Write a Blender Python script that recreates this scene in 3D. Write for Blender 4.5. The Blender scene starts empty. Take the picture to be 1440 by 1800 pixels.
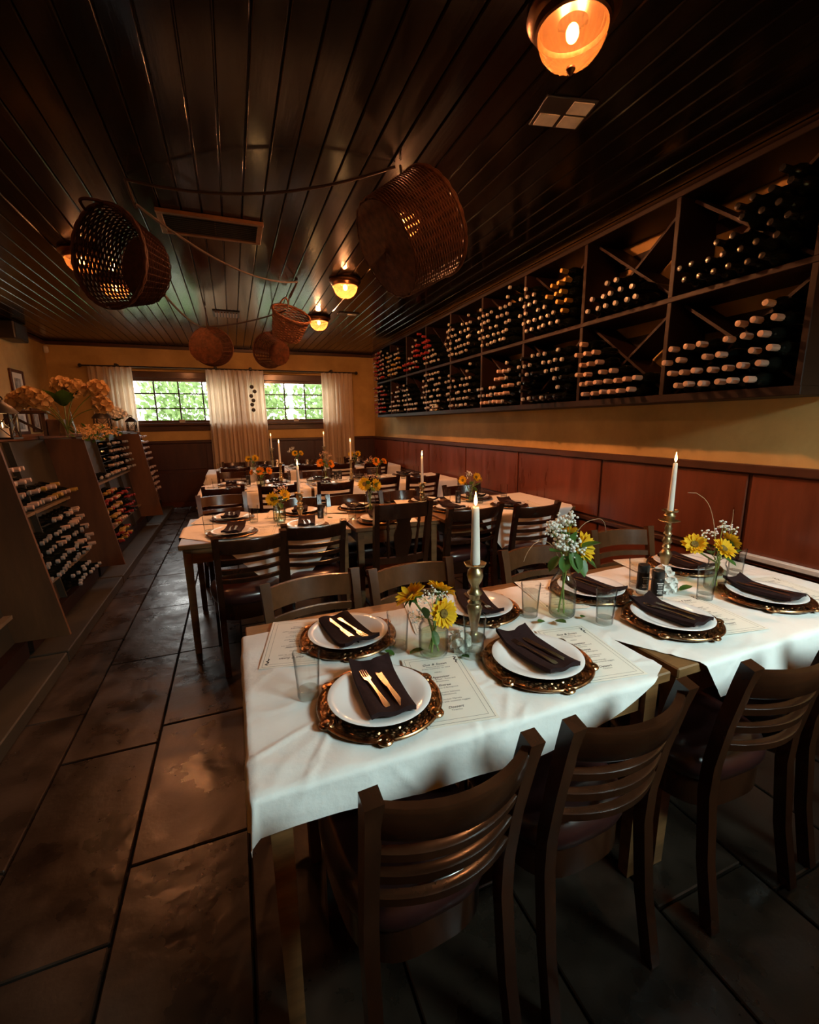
import bpy, math, random
from math import sin, cos, pi, radians as rad, sqrt
from mathutils import Vector, Matrix, noise

random.seed(7)
SC = bpy.context.scene
COL = SC.collection

# ------------------------------------------------------------------ camera
H = 1.48
cam_d = bpy.data.cameras.new('camera')
cam = bpy.data.objects.new('camera', cam_d)
COL.objects.link(cam)
cam_d.sensor_fit = 'HORIZONTAL'
cam_d.sensor_width = 36.0
cam_d.lens = 775.0 / 1440.0 * 36.0
cam_d.clip_start = 0.02
Xc = Vector((0.93004, -0.36646, -0.01314))
Yc = Vector((0.08474, 0.17979, 0.98005))
Zc = Vector((-0.35678, -0.91260, 0.19827))
Zc.normalize(); Yc = (Yc - Zc * Yc.dot(Zc)).normalized(); Xc = Yc.cross(Zc)
cam.matrix_world = Matrix(((Xc.x, Yc.x, Zc.x, 0), (Xc.y, Yc.y, Zc.y, 0), (Xc.z, Yc.z, Zc.z, H), (0, 0, 0, 1)))
SC.camera = cam

# ------------------------------------------------------------------ world, daylight, exposure
SC.view_settings.view_transform = 'Standard'
SC.view_settings.look = 'None'
SC.view_settings.exposure = 0.0
SC.view_settings.gamma = 1.0
SC.view_settings.use_curve_mapping = False
W = bpy.data.worlds.new('overcast_sky'); SC.world = W
W.use_nodes = True
wb = W.node_tree.nodes['Background']
wb.inputs[0].default_value = (1.0, 0.99, 0.96, 1)
wb.inputs[1].default_value = 9.0

def area_light(name, loc, aim, sx, sy, power, color):
    d = bpy.data.lights.new(name, 'AREA'); d.shape = 'RECTANGLE'
    d.size = sx; d.size_y = sy; d.energy = power; d.color = color
    o = bpy.data.objects.new(name, d); COL.objects.link(o)
    o.location = loc
    o.rotation_euler = (Vector(aim) - Vector(loc)).to_track_quat('-Z', 'Y').to_euler()
    return o
# daylight entering by the window in the wall behind the camera
area_light('daylight_front_window', (1.95, -1.12, 2.45), (1.0, 1.6, 0.75), 0.85, 0.65, 112.0, (0.74, 1.0, 0.98))
# portals that guide the sky light in by the two windows of the far wall
for px_, sx_ in ((-0.84, 1.9), (1.1, 1.7)):
    po = area_light('sky_portal', (px_, 9.10, 1.92), (px_, 5.0, 1.92), sx_, 0.74, 1.0, (1, 1, 1))
    po.data.cycles.is_portal = True

cy = SC.cycles
cy.use_denoising = True
cy.max_bounces = 8; cy.diffuse_bounces = 3; cy.glossy_bounces = 4
cy.transmission_bounces = 8; cy.transparent_max_bounces = 24
cy.caustics_reflective = False; cy.caustics_refractive = False
cy.sample_clamp_indirect = 4.0

# ------------------------------------------------------------------ materials
def nt_new(name):
    m = bpy.data.materials.new(name); m.use_nodes = True
    n = m.node_tree; b = n.nodes['Principled BSDF']
    return m, n, b

def pmat(name, col, rough=0.5, metal=0.0, var=0.25, nscale=8.0, stretch=(1, 1, 1), bump=0.0, bscale=None,
         coat=0.0, spec=0.5, rvar=0.0, objvar=0.15, sheen=0.0, col2=None, trans=0.0, ior=None):
    """procedural surface: noise between two tones, a per-object tone shift, optional bump"""
    m, n, b = nt_new(name)
    L = n.links.new
    tc = n.nodes.new('ShaderNodeTexCoord'); mp = n.nodes.new('ShaderNodeMapping')
    mp.inputs['Scale'].default_value = stretch
    oi = n.nodes.new('ShaderNodeObjectInfo')
    vm = n.nodes.new('ShaderNodeVectorMath'); vm.operation = 'MULTIPLY_ADD'; vm.inputs[1].default_value = (31, 17, 23)
    L(oi.outputs['Random'], vm.inputs[0]); L(tc.outputs['Object'], vm.inputs[2])
    L(vm.outputs[0], mp.inputs[0])
    no = n.nodes.new('ShaderNodeTexNoise'); no.inputs['Scale'].default_value = nscale
    no.inputs['Detail'].default_value = 5; no.inputs['Roughness'].default_value = 0.6
    L(mp.outputs[0], no.inputs['Vector'])
    rp = n.nodes.new('ShaderNodeValToRGB')
    lo = [max(0, c * (1 - var)) for c in col]; hi = [min(1, c * (1 + var)) for c in (col2 or col)]
    rp.color_ramp.elements[0].color = (*lo, 1); rp.color_ramp.elements[1].color = (*hi, 1)
    rp.color_ramp.elements[0].position = 0.3; rp.color_ramp.elements[1].position = 0.7
    L(no.outputs[0], rp.inputs[0])
    mr = n.nodes.new('ShaderNodeMapRange'); mr.inputs[3].default_value = 1 - objvar; mr.inputs[4].default_value = 1 + objvar
    L(oi.outputs['Random'], mr.inputs[0])
    hs = n.nodes.new('ShaderNodeHueSaturation'); L(mr.outputs[0], hs.inputs['Value']); L(rp.outputs[0], hs.inputs['Color'])
    L(hs.outputs[0], b.inputs['Base Color'])
    b.inputs['Roughness'].default_value = rough
    b.inputs['Metallic'].default_value = metal
    b.inputs['Specular IOR Level'].default_value = spec
    b.inputs['Coat Weight'].default_value = coat
    b.inputs['Coat Roughness'].default_value = 0.12
    if sheen: b.inputs['Sheen Weight'].default_value = sheen
    if trans: b.inputs['Transmission Weight'].default_value = trans
    if ior: b.inputs['IOR'].default_value = ior
    if rvar:
        r2 = n.nodes.new('ShaderNodeMapRange'); r2.inputs[3].default_value = rough - rvar; r2.inputs[4].default_value = rough + rvar
        r2.inputs[1].default_value = 0.3; r2.inputs[2].default_value = 0.7
        L(no.outputs[0], r2.inputs[0]); L(r2.outputs[0], b.inputs['Roughness'])
    if bump:
        bn = n.nodes.new('ShaderNodeTexNoise'); bn.inputs['Scale'].default_value = bscale or nscale * 4
        bn.inputs['Detail'].default_value = 6
        L(mp.outputs[0], bn.inputs['Vector'])
        bu = n.nodes.new('ShaderNodeBump'); bu.inputs['Strength'].default_value = bump; bu.inputs['Distance'].default_value = 0.01
        L(bn.outputs[0], bu.inputs['Height']); L(bu.outputs[0], b.inputs['Normal'])
    return m

def clear_mat(name, tint, gloss=0.06, edge=0.35, rough=0.03):
    """thin clear glass: transparent, darker where seen edge-on, with a surface reflection"""
    m, n, b = nt_new(name); L = n.links.new
    n.nodes.remove(b)
    out = n.nodes['Material Output']
    lw = n.nodes.new('ShaderNodeLayerWeight'); lw.inputs[0].default_value = 0.35
    rp = n.nodes.new('ShaderNodeValToRGB')
    rp.color_ramp.elements[0].color = (*tint, 1); rp.color_ramp.elements[0].position = 0.35
    rp.color_ramp.elements[1].color = (*[c * (1 - edge) for c in tint], 1); rp.color_ramp.elements[1].position = 0.95
    L(lw.outputs['Facing'], rp.inputs[0])
    tr = n.nodes.new('ShaderNodeBsdfTransparent'); L(rp.outputs[0], tr.inputs[0])
    gl = n.nodes.new('ShaderNodeBsdfGlossy'); gl.inputs['Roughness'].default_value = rough
    pw = n.nodes.new('ShaderNodeMath'); pw.operation = 'POWER'; pw.inputs[1].default_value = 3.0
    L(lw.outputs['Facing'], pw.inputs[0])
    ad = n.nodes.new('ShaderNodeMath'); ad.operation = 'MULTIPLY_ADD'; ad.inputs[1].default_value = 0.6; ad.inputs[2].default_value = gloss + .045; ad.use_clamp = True
    L(pw.outputs[0], ad.inputs[0])
    mx = n.nodes.new('ShaderNodeMixShader'); L(ad.outputs[0], mx.inputs[0]); L(tr.outputs[0], mx.inputs[1]); L(gl.outputs[0], mx.inputs[2])
    L(mx.outputs[0], out.inputs[0])
    return m

def thin_mat(name, col, trans=0.5, var=0.1, nscale=30.0, rough=0.8):
    """cloth or leaf that lets light through"""
    m, n, b = nt_new(name); L = n.links.new
    out = n.nodes['Material Output']
    tc = n.nodes.new('ShaderNodeTexCoord'); no = n.nodes.new('ShaderNodeTexNoise'); no.inputs['Scale'].default_value = nscale
    L(tc.outputs['Object'], no.inputs['Vector'])
    rp = n.nodes.new('ShaderNodeValToRGB')
    rp.color_ramp.elements[0].color = (*[c * (1 - var) for c in col], 1); rp.color_ramp.elements[1].color = (*[min(1, c * (1 + var)) for c in col], 1)
    L(no.outputs[0], rp.inputs[0])
    L(rp.outputs[0], b.inputs['Base Color']); b.inputs['Roughness'].default_value = rough
    tl = n.nodes.new('ShaderNodeBsdfTranslucent'); L(rp.outputs[0], tl.inputs[0])
    mx = n.nodes.new('ShaderNodeMixShader'); mx.inputs[0].default_value = trans
    L(b.outputs[0], mx.inputs[1]); L(tl.outputs[0], mx.inputs[2]); L(mx.outputs[0], out.inputs[0])
    return m

def emit_mat(name, col, strength):
    m, n, b = nt_new(name)
    b.inputs['Base Color'].default_value = (*col, 1)
    b.inputs['Emission Color'].default_value = (*col, 1)
    b.inputs['Emission Strength'].default_value = strength
    return m

M = {}
M['plaster'] = pmat('ochre_plaster', (0.47, 0.29, 0.085), 0.75, var=0.22, nscale=1.6, bump=0.35, bscale=14, objvar=0, col2=(0.50, 0.33, 0.12))
M['wainscot'] = pmat('red_brown_panel', (0.15, 0.036, 0.014), 0.34, var=0.3, nscale=3, stretch=(3, 3, .5), rvar=.08, objvar=.12, coat=.15)
M['dark_trim'] = pmat('dark_trim', (0.055, 0.018, 0.009), 0.35, var=.3, nscale=4, coat=.2)
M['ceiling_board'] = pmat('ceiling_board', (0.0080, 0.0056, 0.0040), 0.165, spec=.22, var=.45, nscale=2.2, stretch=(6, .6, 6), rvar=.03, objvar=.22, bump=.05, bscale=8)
M['slate'] = pmat('slate', (0.025, 0.0175, 0.012), 0.32, var=.5, nscale=4.5, rvar=.14, objvar=.3, bump=.6, bscale=7)
M['grout'] = pmat('grout', (0.02, 0.017, 0.014), .8)
M['rack_wood'] = pmat('dark_rack_wood', (0.014, 0.006, 0.0036), .5, spec=.2, var=.35, nscale=4, stretch=(1, 1, 1))
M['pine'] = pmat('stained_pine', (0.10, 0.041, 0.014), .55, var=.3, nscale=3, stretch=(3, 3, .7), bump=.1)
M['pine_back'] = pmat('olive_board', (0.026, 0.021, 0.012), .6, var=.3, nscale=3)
M['pine_edge'] = pmat('pale_board_edge', (0.20, 0.14, 0.08), .5, var=.2)
M['chair_wood'] = pmat('espresso_wood', (0.028, 0.0098, 0.0043), .20, var=.35, nscale=5, stretch=(2, 2, 1), spec=.5, coat=.0, objvar=.2, rvar=.03)
M['lit_chair_wood'] = pmat('lit_espresso_wood', (0.085, 0.036, 0.014), .24, var=.3, nscale=5, stretch=(2, 2, 1), objvar=.15, rvar=.03)  # same wood as the dark chairs, lightened to paint in the light they catch
M['vinyl'] = pmat('brown_vinyl', (0.030, 0.010, 0.009), .30, var=.2, nscale=12, bump=.05, bscale=60, objvar=.1, coat=.6)
M['table_wood'] = pmat('oak_brown', (0.19, 0.095, 0.035), .42, var=.35, nscale=4, stretch=(1, 6, 6), coat=.1)
M['cloth'] = pmat('white_cloth', (0.80, 0.785, 0.755), .85, var=.04, nscale=5, bump=.6, bscale=12, objvar=.02, spec=.2)
M['china'] = pmat('white_china', (0.82, 0.81, 0.80), .12, var=.01, objvar=.01, spec=.5)
M['bronze'] = pmat('bronze', (0.20, 0.095, 0.042), .28, metal=1.0, var=.6, nscale=45, objvar=.05, col2=(0.36, 0.20, 0.10))
M['napkin'] = pmat('dark_brown_napkin', (0.020, 0.0085, 0.0085), .85, var=.2, nscale=60, objvar=.1, spec=.15)
M['steel'] = pmat('flatware', (0.55, 0.48, 0.42), .26, metal=1.0, var=.06, objvar=.05)
M['paper'] = pmat('menu_paper', (0.80, 0.765, 0.68), .7, var=.03, objvar=.03)
M['ink'] = pmat('ink', (0.02, 0.018, 0.016), .6, var=0)
M['glass'] = clear_mat('clear_glass', (0.975, 0.98, 0.975), gloss=-.018, edge=.72)
M['glass_base'] = clear_mat('thick_glass', (0.88, 0.90, 0.88), gloss=.06, edge=.7)
M['water'] = clear_mat('water', (0.90, 0.92, 0.90), gloss=-.01, edge=.25)
M['green_water'] = clear_mat('stem_water', (0.88, 0.92, 0.78), gloss=-.01, edge=.3)
M['pane'] = clear_mat('window_pane', (0.97, 0.98, 0.97), gloss=.0, edge=.1)
M['brass'] = pmat('aged_brass', (0.42, 0.34, 0.19), .36, metal=1.0, var=.35, nscale=25, objvar=.1)
M['wax'] = pmat('ivory_wax', (0.80, 0.76, 0.68), .5, var=.02, objvar=.03)
M['wick'] = pmat('wick', (.02, .015, .01), .9)
M['flame'] = emit_mat('flame', (1.0, 0.62, 0.22), 14.0)
M['petal'] = thin_mat('yellow_petal', (0.93, 0.54, 0.012), .25, .2, 40)
M['petal_orange'] = thin_mat('orange_petal', (0.88, 0.30, 0.012), .25, .2, 40)
M['disc'] = pmat('flower_disc', (0.17, 0.10, 0.012), .8, var=.5, nscale=120, bump=.6, bscale=160)
M['stem'] = pmat('green_stem', (0.20, 0.28, 0.06), .5, var=.3)
M['leaf'] = thin_mat('green_leaf', (0.055, 0.14, 0.022), .25, .35, 20, .45)
M['white_bloom'] = thin_mat('white_bloom', (0.88, 0.87, 0.82), .15, .05)
M['pink_bloom'] = thin_mat('pale_pink_bloom', (0.72, 0.48, 0.36), .2, .1)
M['twig'] = pmat('dry_twig', (0.42, 0.27, 0.15), .7)
M['shell'] = pmat('pale_ruffled', (0.72, 0.71, 0.66), .8, var=.25, nscale=40, bump=.5, bscale=70)
M['black'] = pmat('black_plastic', (0.012, 0.011, 0.010), .35)
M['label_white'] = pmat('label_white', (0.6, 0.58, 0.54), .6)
M['iron'] = pmat('black_iron', (0.014, 0.011, 0.009), .5)
M['curtain'] = thin_mat('linen_curtain', (0.80, 0.64, 0.47), .40, .06, 60, .9)
M['bottle'] = pmat('dark_bottle_glass', (0.0045, 0.0060, 0.0045), .10, var=.3, spec=.6, objvar=.3)
M['cap_pink'] = pmat('pale_capsule', (0.46, 0.32, 0.25), .35, var=.1, objvar=.12)
M['cap_gold'] = pmat('gold_capsule', (0.44, 0.27, 0.06), .35, var=.1, metal=.3, objvar=.12)
M['cap_red'] = pmat('red_capsule', (0.26, 0.03, 0.03), .3, var=.1, objvar=.12)
M['cap_grey'] = pmat('grey_glint_tip', (0.28, 0.27, 0.26), .25, var=.1, objvar=.2)  # grey tips paint the glints on black capsule ends; grey caps share it
M['cap_black'] = pmat('black_capsule', (0.012, 0.012, 0.013), .18, var=.1, objvar=.2)
M['wicker'] = pmat('brown_wicker', (0.085, 0.030, 0.011), .65, spec=.2, var=.5, nscale=25, objvar=.05)
M['wicker_dark'] = pmat('dark_wicker', (0.042, 0.014, 0.007), .65, spec=.2, var=.5, nscale=25, objvar=.05)
M['rope'] = pmat('dark_rope', (0.035, 0.018, 0.010), .8)
M['lamp_metal'] = pmat('bronze_lamp_metal', (0.16, 0.075, 0.035), .32, metal=1.0, var=.3)
M['bulb'] = emit_mat('bulb', (1.0, 0.62, 0.22), 12.0)
M['cream'] = thin_mat('cream_hydrangea', (0.62, 0.40, 0.17), .25, .2, 30)
M['photo'] = pmat('grey_photo', (0.30, 0.29, 0.27), .5, var=.8, nscale=9, objvar=0)
M['mat_board'] = pmat('mat_board', (0.70, 0.66, 0.58), .7, var=.03)
M['white_plastic'] = pmat('white_plastic', (0.62, 0.56, 0.46), .5)
M['concrete'] = pmat('pale_gravel', (0.68, 0.66, 0.60), .9, var=.3, nscale=3)
M['hedge'] = thin_mat('bright_foliage', (0.21, 0.32, 0.12), .4, .6, 3, .8)
M['hedge2'] = thin_mat('deep_foliage', (0.14, 0.26, 0.12), .4, .5, 3, .8)
M['bark'] = pmat('bark', (0.12, 0.08, 0.05), .9)

def dome_mat():
    m, n, b = nt_new('ribbed_amber_glass'); L = n.links.new
    out = n.nodes['Material Output']; n.nodes.remove(b)
    tr = n.nodes.new('ShaderNodeBsdfTransparent'); tr.inputs[0].default_value = (0.97, 0.80, 0.60, 1)
    tl = n.nodes.new('ShaderNodeBsdfTranslucent'); tl.inputs[0].default_value = (0.80, 0.36, 0.10, 1)
    gl = n.nodes.new('ShaderNodeBsdfGlossy'); gl.inputs['Roughness'].default_value = .15
    m1 = n.nodes.new('ShaderNodeMixShader'); m1.inputs[0].default_value = .04
    L(tr.outputs[0], m1.inputs[1]); L(tl.outputs[0], m1.inputs[2])
    m2 = n.nodes.new('ShaderNodeMixShader'); m2.inputs[0].default_value = .08
    L(m1.outputs[0], m2.inputs[1]); L(gl.outputs[0], m2.inputs[2]); L(m2.outputs[0], out.inputs[0])
    return m
M['dome'] = dome_mat()

# ------------------------------------------------------------------ mesh helpers
class MB:
    def __init__(s): s.v = []; s.f = []
    def add(s, vs, fs):
        o = len(s.v); s.v += [tuple(v) for v in vs]; s.f += [tuple(i + o for i in f) for f in fs]; return s
    def box(s, c, d, rz=0.0, mat=None, bev=0.0):
        hx, hy, hz = d[0] / 2, d[1] / 2, d[2] / 2
        if bev:
            b = min(bev, hx * .9, hy * .9, hz * .9); vs = []
            for z, k in ((-hz, b), (-hz + b, 0), (hz - b, 0), (hz, b)):
                X, Y = hx - k, hy - k; e = b if k == 0 else b * .0
                vs += [(-X + e, -Y, z), (X - e, -Y, z), (X, -Y + e, z), (X, Y - e, z), (X - e, Y, z), (-X + e, Y, z), (-X, Y - e, z), (-X, -Y + e, z)]
            fs = [tuple(reversed(range(8))), tuple(range(24, 32))]
            for r in range(3):
                for i in range(8): fs.append((r * 8 + i, r * 8 + (i + 1) % 8, r * 8 + 8 + (i + 1) % 8, r * 8 + 8 + i))
        else:
            vs = [(x, y, z) for z in (-hz, hz) for x, y in ((-hx, -hy), (hx, -hy), (hx, hy), (-hx, hy))]
            fs = [(3, 2, 1, 0), (4, 5, 6, 7), (0, 1, 5, 4), (1, 2, 6, 5), (2, 3, 7, 6), (3, 0, 4, 7)]
        R = Matrix.Rotation(rz, 3, 'Z') if mat is None else mat
        C = Vector(c)
        return s.add([R @ Vector(v) + C for v in vs], fs)
    def lathe(s, prof, seg=24, T=None, cap0=True, cap1=True, rmod=None):
        vs = []; n = len(prof)
        for r, z in prof:
            for i in range(seg):
                a = 2 * pi * i / seg; rr = r * (rmod(a, r, z) if rmod else 1)
                vs.append(Vector((rr * cos(a), rr * sin(a), z)))
        fs = []
        for k in range(n - 1):
            for i in range(seg):
                j = (i + 1) % seg; fs.append((k * seg + i, k * seg + j, (k + 1) * seg + j, (k + 1) * seg + i))
        if cap0: fs.append(tuple(reversed(range(seg))))
        if cap1: fs.append(tuple(range((n - 1) * seg, n * seg)))
        if T is not None: vs = [T @ v for v in vs]
        return s.add(vs, fs)
    def tube(s, pts, r, seg=6, cap=True, closed=False):
        pts = [Vector(p) for p in pts]; n = len(pts)
        rs = r if isinstance(r, (list, tuple)) else [r] * n
        vs = []; prev = None
        for k, p in enumerate(pts):
            if closed: t = pts[(k + 1) % n] - pts[k - 1]
            else: t = pts[min(k + 1, n - 1)] - pts[max(k - 1, 0)]
            t.normalize()
            if prev is None:
                u = t.orthogonal().normalized()
            else:
                u = (prev - t * prev.dot(t))
                u = u.normalized() if u.length > 1e-6 else t.orthogonal().normalized()
            prev = u; w = t.cross(u)
            for i in range(seg):
                a = 2 * pi * i / seg; vs.append(p + (u * cos(a) + w * sin(a)) * rs[k])
        fs = []
        for k in range(n if closed else n - 1):
            k2 = (k + 1) % n
            for i in range(seg):
                j = (i + 1) % seg; fs.append((k * seg + i, k * seg + j, k2 * seg + j, k2 * seg + i))
        if cap and not closed: fs += [tuple(reversed(range(seg))), tuple(range((n - 1) * seg, n * seg))]
        return s.add(vs, fs)
    def strip(s, pts, w, h, side=(1, 0, 0)):
        """rectangular bar swept along pts; side = width direction"""
        pts = [Vector(p) for p in pts]; n = len(pts); S = Vector(side).normalized(); vs = []
        ws = w if isinstance(w, (list, tuple)) else [w] * n
        for k, p in enumerate(pts):
            t = (pts[min(k + 1, n - 1)] - pts[max(k - 1, 0)]).normalized()
            sd = (S - t * S.dot(t)).normalized(); up = sd.cross(t)
            for a, b in ((-1, -1), (1, -1), (1, 1), (-1, 1)): vs.append(p + sd * (a * ws[k] / 2) + up * (b * h / 2))
        fs = []
        for k in range(n - 1):
            for i in range(4):
                j = (i + 1) % 4; fs.append((k * 4 + i, k * 4 + j, k * 4 + 4 + j, k * 4 + 4 + i))
        fs += [(3, 2, 1, 0), tuple((n - 1) * 4 + i for i in range(4))]
        return s.add(vs, fs)
    def grid(s, fn, nu, nv):
        vs = [fn(i / nu, j / nv) for j in range(nv + 1) for i in range(nu + 1)]
        fs = [(j * (nu + 1) + i, j * (nu + 1) + i + 1, (j + 1) * (nu + 1) + i + 1, (j + 1) * (nu + 1) + i) for j in range(nv) for i in range(nu)]
        return s.add(vs, fs)
    def sphere(s, c, r, seg=8, rings=5, sc=(1, 1, 1)):
        C = Vector(c); vs = []; fs = []
        for k in range(rings + 1):
            ph = pi * k / rings
            for i in range(seg):
                a = 2 * pi * i / seg; q = max(sin(ph), 1e-3)
                vs.append(C + Vector((r * sc[0] * q * cos(a), r * sc[1] * q * sin(a), r * sc[2] * cos(ph))))
        for k in range(rings):
            for i in range(seg):
                j = (i + 1) % seg; fs.append((k * seg + i, (k + 1) * seg + i, (k + 1) * seg + j, k * seg + j))
        return s.add(vs, fs)
    def T(s, mtx, start=0):
        for i in range(start, len(s.v)): s.v[i] = tuple(mtx @ Vector(s.v[i]))
        return s
    def mesh(s, name, mat, ang=35):
        me = bpy.data.meshes.new(name); me.from_pydata(s.v, [], s.f); me.update()
        for p in me.polygons: p.use_smooth = True
        me.set_sharp_from_angle(angle=rad(ang))
        if mat is not None: me.materials.append(M[mat] if isinstance(mat, str) else mat)
        return me
    def build(s, name, mat, parent=None, loc=None, ang=35):
        return link(name, s.mesh(name, mat, ang), parent, loc)

def link(name, data, parent=None, loc=None, rot=None):
    o = bpy.data.objects.new(name, data); COL.objects.link(o)
    if parent is not None: o.parent = parent
    if loc is not None: o.location = loc
    if rot is not None: o.rotation_euler = rot
    return o
def tag(o, label, cat, group=None, kind=None):
    o['label'] = label; o['category'] = cat
    if group: o['group'] = group
    if kind: o['kind'] = kind
    return o
def thing(name, label, cat, loc=(0, 0, 0), rz=0.0, group=None):
    o = link(name, None, None, loc, (0, 0, rz)); o.empty_display_size = .05
    return tag(o, label, cat, group)
def struct(o, label=None):
    o['kind'] = 'structure'
    if label: o['label'] = label
    return o
KIDS = {}
def kids(o):
    return list(o.children)
def dup(root, loc=None, rot=None, label=None, group=None, scale=None):
    r = root.copy(); COL.objects.link(r)
    if loc is not None: r.location = loc
    if rot is not None: r.rotation_euler = rot if isinstance(rot, (tuple, list)) else (0, 0, rot)
    if scale is not None: r.scale = scale
    if label: r['label'] = label
    if group: r['group'] = group
    for ch in kids(root):
        c = ch.copy(); COL.objects.link(c); c.parent = r
        for g in kids(ch):
            d = g.copy(); COL.objects.link(d); d.parent = c
    return r
def bez(p0, p1, p2, n=10):
    p0, p1, p2 = Vector(p0), Vector(p1), Vector(p2)
    return [p0 * (1 - t) ** 2 + p1 * 2 * t * (1 - t) + p2 * t * t for t in (i / n for i in range(n + 1))]
def aim(d, up='Y'):
    return Vector(d).to_track_quat('Z', up).to_matrix().to_4x4()

# ================================================================== ROOM
XL, XR, YF, YB, ZC = -2.70, 2.78, -1.15, 9.04, 2.84
# floor: slate tiles over a mortar bed
fl = struct(MB().box((.04, 3.52, -.06), (5.9, 11.4, .08)).build('floor', 'grout'))
tile_cache = {}
x = -.46 - 6 * .39
rng = random.Random(3)
while x < XR:
    y = YF - rng.uniform(0, .7)
    if abs(x + .46) < .01: y = 3.075 - 8 * .78 + .0
    if abs(x + .85) < .01: y = 3.07 - 6 * .9 - .0
    while y < YB:
        ln = .78 if abs(x + .46) < .01 else .9 if abs(x + .85) < .01 else rng.choice((.78, .78, .6, .9))
        y0, y1 = max(y, YF - .05), min(y + ln, YB + .1)
        x0, x1 = max(x, XL - .05), min(x + .39, XR + .05)
        if y1 - y0 > .05 and x1 - x0 > .05:
            k = (round(x1 - x0, 3), round(y1 - y0, 3))
            if k not in tile_cache:
                tile_cache[k] = MB().box((0, 0, 0), (k[0] - .008, k[1] - .008, .03), bev=.004).mesh('tile', 'slate')
            link('tile', tile_cache[k], fl, ((x0 + x1) / 2, (y0 + y1) / 2, -.0165 + rng.uniform(-.0015, .0015)),
                 (rng.uniform(-.0012, .0012), rng.uniform(-.002, .002), 0))
        y += ln
    x += .39
# ceiling: tongue-and-groove boards
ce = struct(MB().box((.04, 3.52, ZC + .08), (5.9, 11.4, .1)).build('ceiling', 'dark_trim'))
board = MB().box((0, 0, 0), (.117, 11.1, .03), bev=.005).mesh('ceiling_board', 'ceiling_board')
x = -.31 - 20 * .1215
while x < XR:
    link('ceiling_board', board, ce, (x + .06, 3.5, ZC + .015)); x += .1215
# walls
def wall(name, boxes, m='plaster'):
    b = MB()
    for (x0, x1, y0, y1, z0, z1) in boxes: b.box(((x0 + x1) / 2, (y0 + y1) / 2, (z0 + z1) / 2), (x1 - x0, y1 - y0, z1 - z0))
    return struct(b.build(name, m))
wr = wall('wall_right', [(XR, XR + .15, YF - .2, YB + .2, 0, ZC + .1)])
wl = wall('wall_left', [(XL - .15, XL, YF - .2, YB + .2, 0, ZC + .1)])
A0, A1, B0, B1, WZ0, WZ1 = -1.80, .12, .25, 1.97, 1.53, 2.30
wb_ = wall('wall_rear', [(XL, A0, YB, YB + .15, 0, ZC + .1), (A0, A1, YB, YB + .15, 0, WZ0), (A0, A1, YB, YB + .15, WZ1, ZC + .1),
                         (A1, B0, YB, YB + .15, 0, ZC + .1), (B0, B1, YB, YB + .15, 0, WZ0), (B0, B1, YB, YB + .15, WZ1, ZC + .1), (B1, XR, YB, YB + .15, 0, ZC + .1)])
C0, C1, CZ0, CZ1 = 1.5, 2.4, 2.08, 2.80
wf = wall('wall_front', [(XL, C0, YF - .15, YF, 0, ZC + .1), (C0, C1, YF - .15, YF, 0, CZ0), (C0, C1, YF - .15, YF, CZ1, ZC + .1), (C1, XR, YF - .15, YF, 0, ZC + .1)])
# unseen baffle added to shape the daylight: wall below, bulkhead above, slot between
wall('wall_light_baffle', [(-.6, XR, -.42, -.34, 0, 1.53), (-.6, XR, -.42, -.34, 2.12, ZC)])
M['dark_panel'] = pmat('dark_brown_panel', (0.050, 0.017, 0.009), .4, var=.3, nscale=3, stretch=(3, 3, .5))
# wainscot: separate panels on a dark backing
def wains(wname, parent, p0, p1, n, joints, m='wainscot'):
    """panels between successive joints along p0->p1; n = inward normal"""
    d = (Vector(p1) - Vector(p0)).normalized(); N = Vector(n)
    ang = math.atan2(d.y, d.x)
    total = (Vector(p1) - Vector(p0)).length
    MB().box((0, 0, 0), (total, .01, 1.2), rz=ang).build('panel_backing', 'dark_trim', parent, tuple((Vector(p0) + Vector(p1)) / 2 + N * .005 + Vector((0, 0, .6))))
    for a, b in zip(joints[:-1], joints[1:]):
        c = Vector(p0) + d * ((a + b) / 2) + N * .016
        for z0, z1 in ((.10, .635), (.695, 1.165)):
            MB().box((0, 0, 0), (b - a - .022, .014, z1 - z0), rz=ang, bev=.005).build('panel', m, parent, (c.x, c.y, (z0 + z1) / 2))
jr = [YF] + [v for v in (-.62, .52, 1.64, 2.76, 3.9, 5.04, 6.2, 7.29, 8.2)] + [YB]
wains('r', wr, (XR, YF, 0), (XR, YB, 0), (-1, 0, 0), [v - YF for v in jr])
wains('l', wl, (XL, YF, 0), (XL, YB, 0), (1, 0, 0), [v - YF for v in jr])
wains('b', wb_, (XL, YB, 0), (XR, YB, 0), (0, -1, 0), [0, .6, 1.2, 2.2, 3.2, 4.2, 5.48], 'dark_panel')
def trim(name, c, d, m='dark_trim', bev=.006):
    return struct(MB().box((0, 0, 0), d, bev=bev).build(name, m, None, c))
trim('trim_1', (XR - .025, 3.52, 1.195), (.05, 11.0, .05)); trim('trim_2', (XL + .025, 3.52, 1.195), (.05, 11.0, .05)); trim('trim_3', (.04, YB - .02, 1.195), (5.38, .05, .05))
trim('trim_4', (XR - .028, 3.52, .665), (.034, 11.0, .035)); 
trim('trim_glint_near', (XR - .043, 1.22, .690), (.035, .80, .034), 'label_white'); trim('trim_glint_far', (XR - .043, 5.5, .665), (.035, .9, .04), 'label_white')  # pale strips paint the light caught along the wall rail
struct(MB().box((0, 0, 0), (.02, 11, .1), bev=.004).build('baseboard_right', 'dark_trim', None, (XR - .02, 3.5, .05)))
struct(MB().box((0, 0, 0), (.02, 11, .1), bev=.004).build('baseboard_left', 'dark_trim', None, (XL + .02, 3.5, .05)))
struct(MB().box((0, 0, 0), (5.4, .02, .1), bev=.004).build('baseboard_rear', 'dark_trim', None, (.04, YB - .02, .05)))
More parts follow.
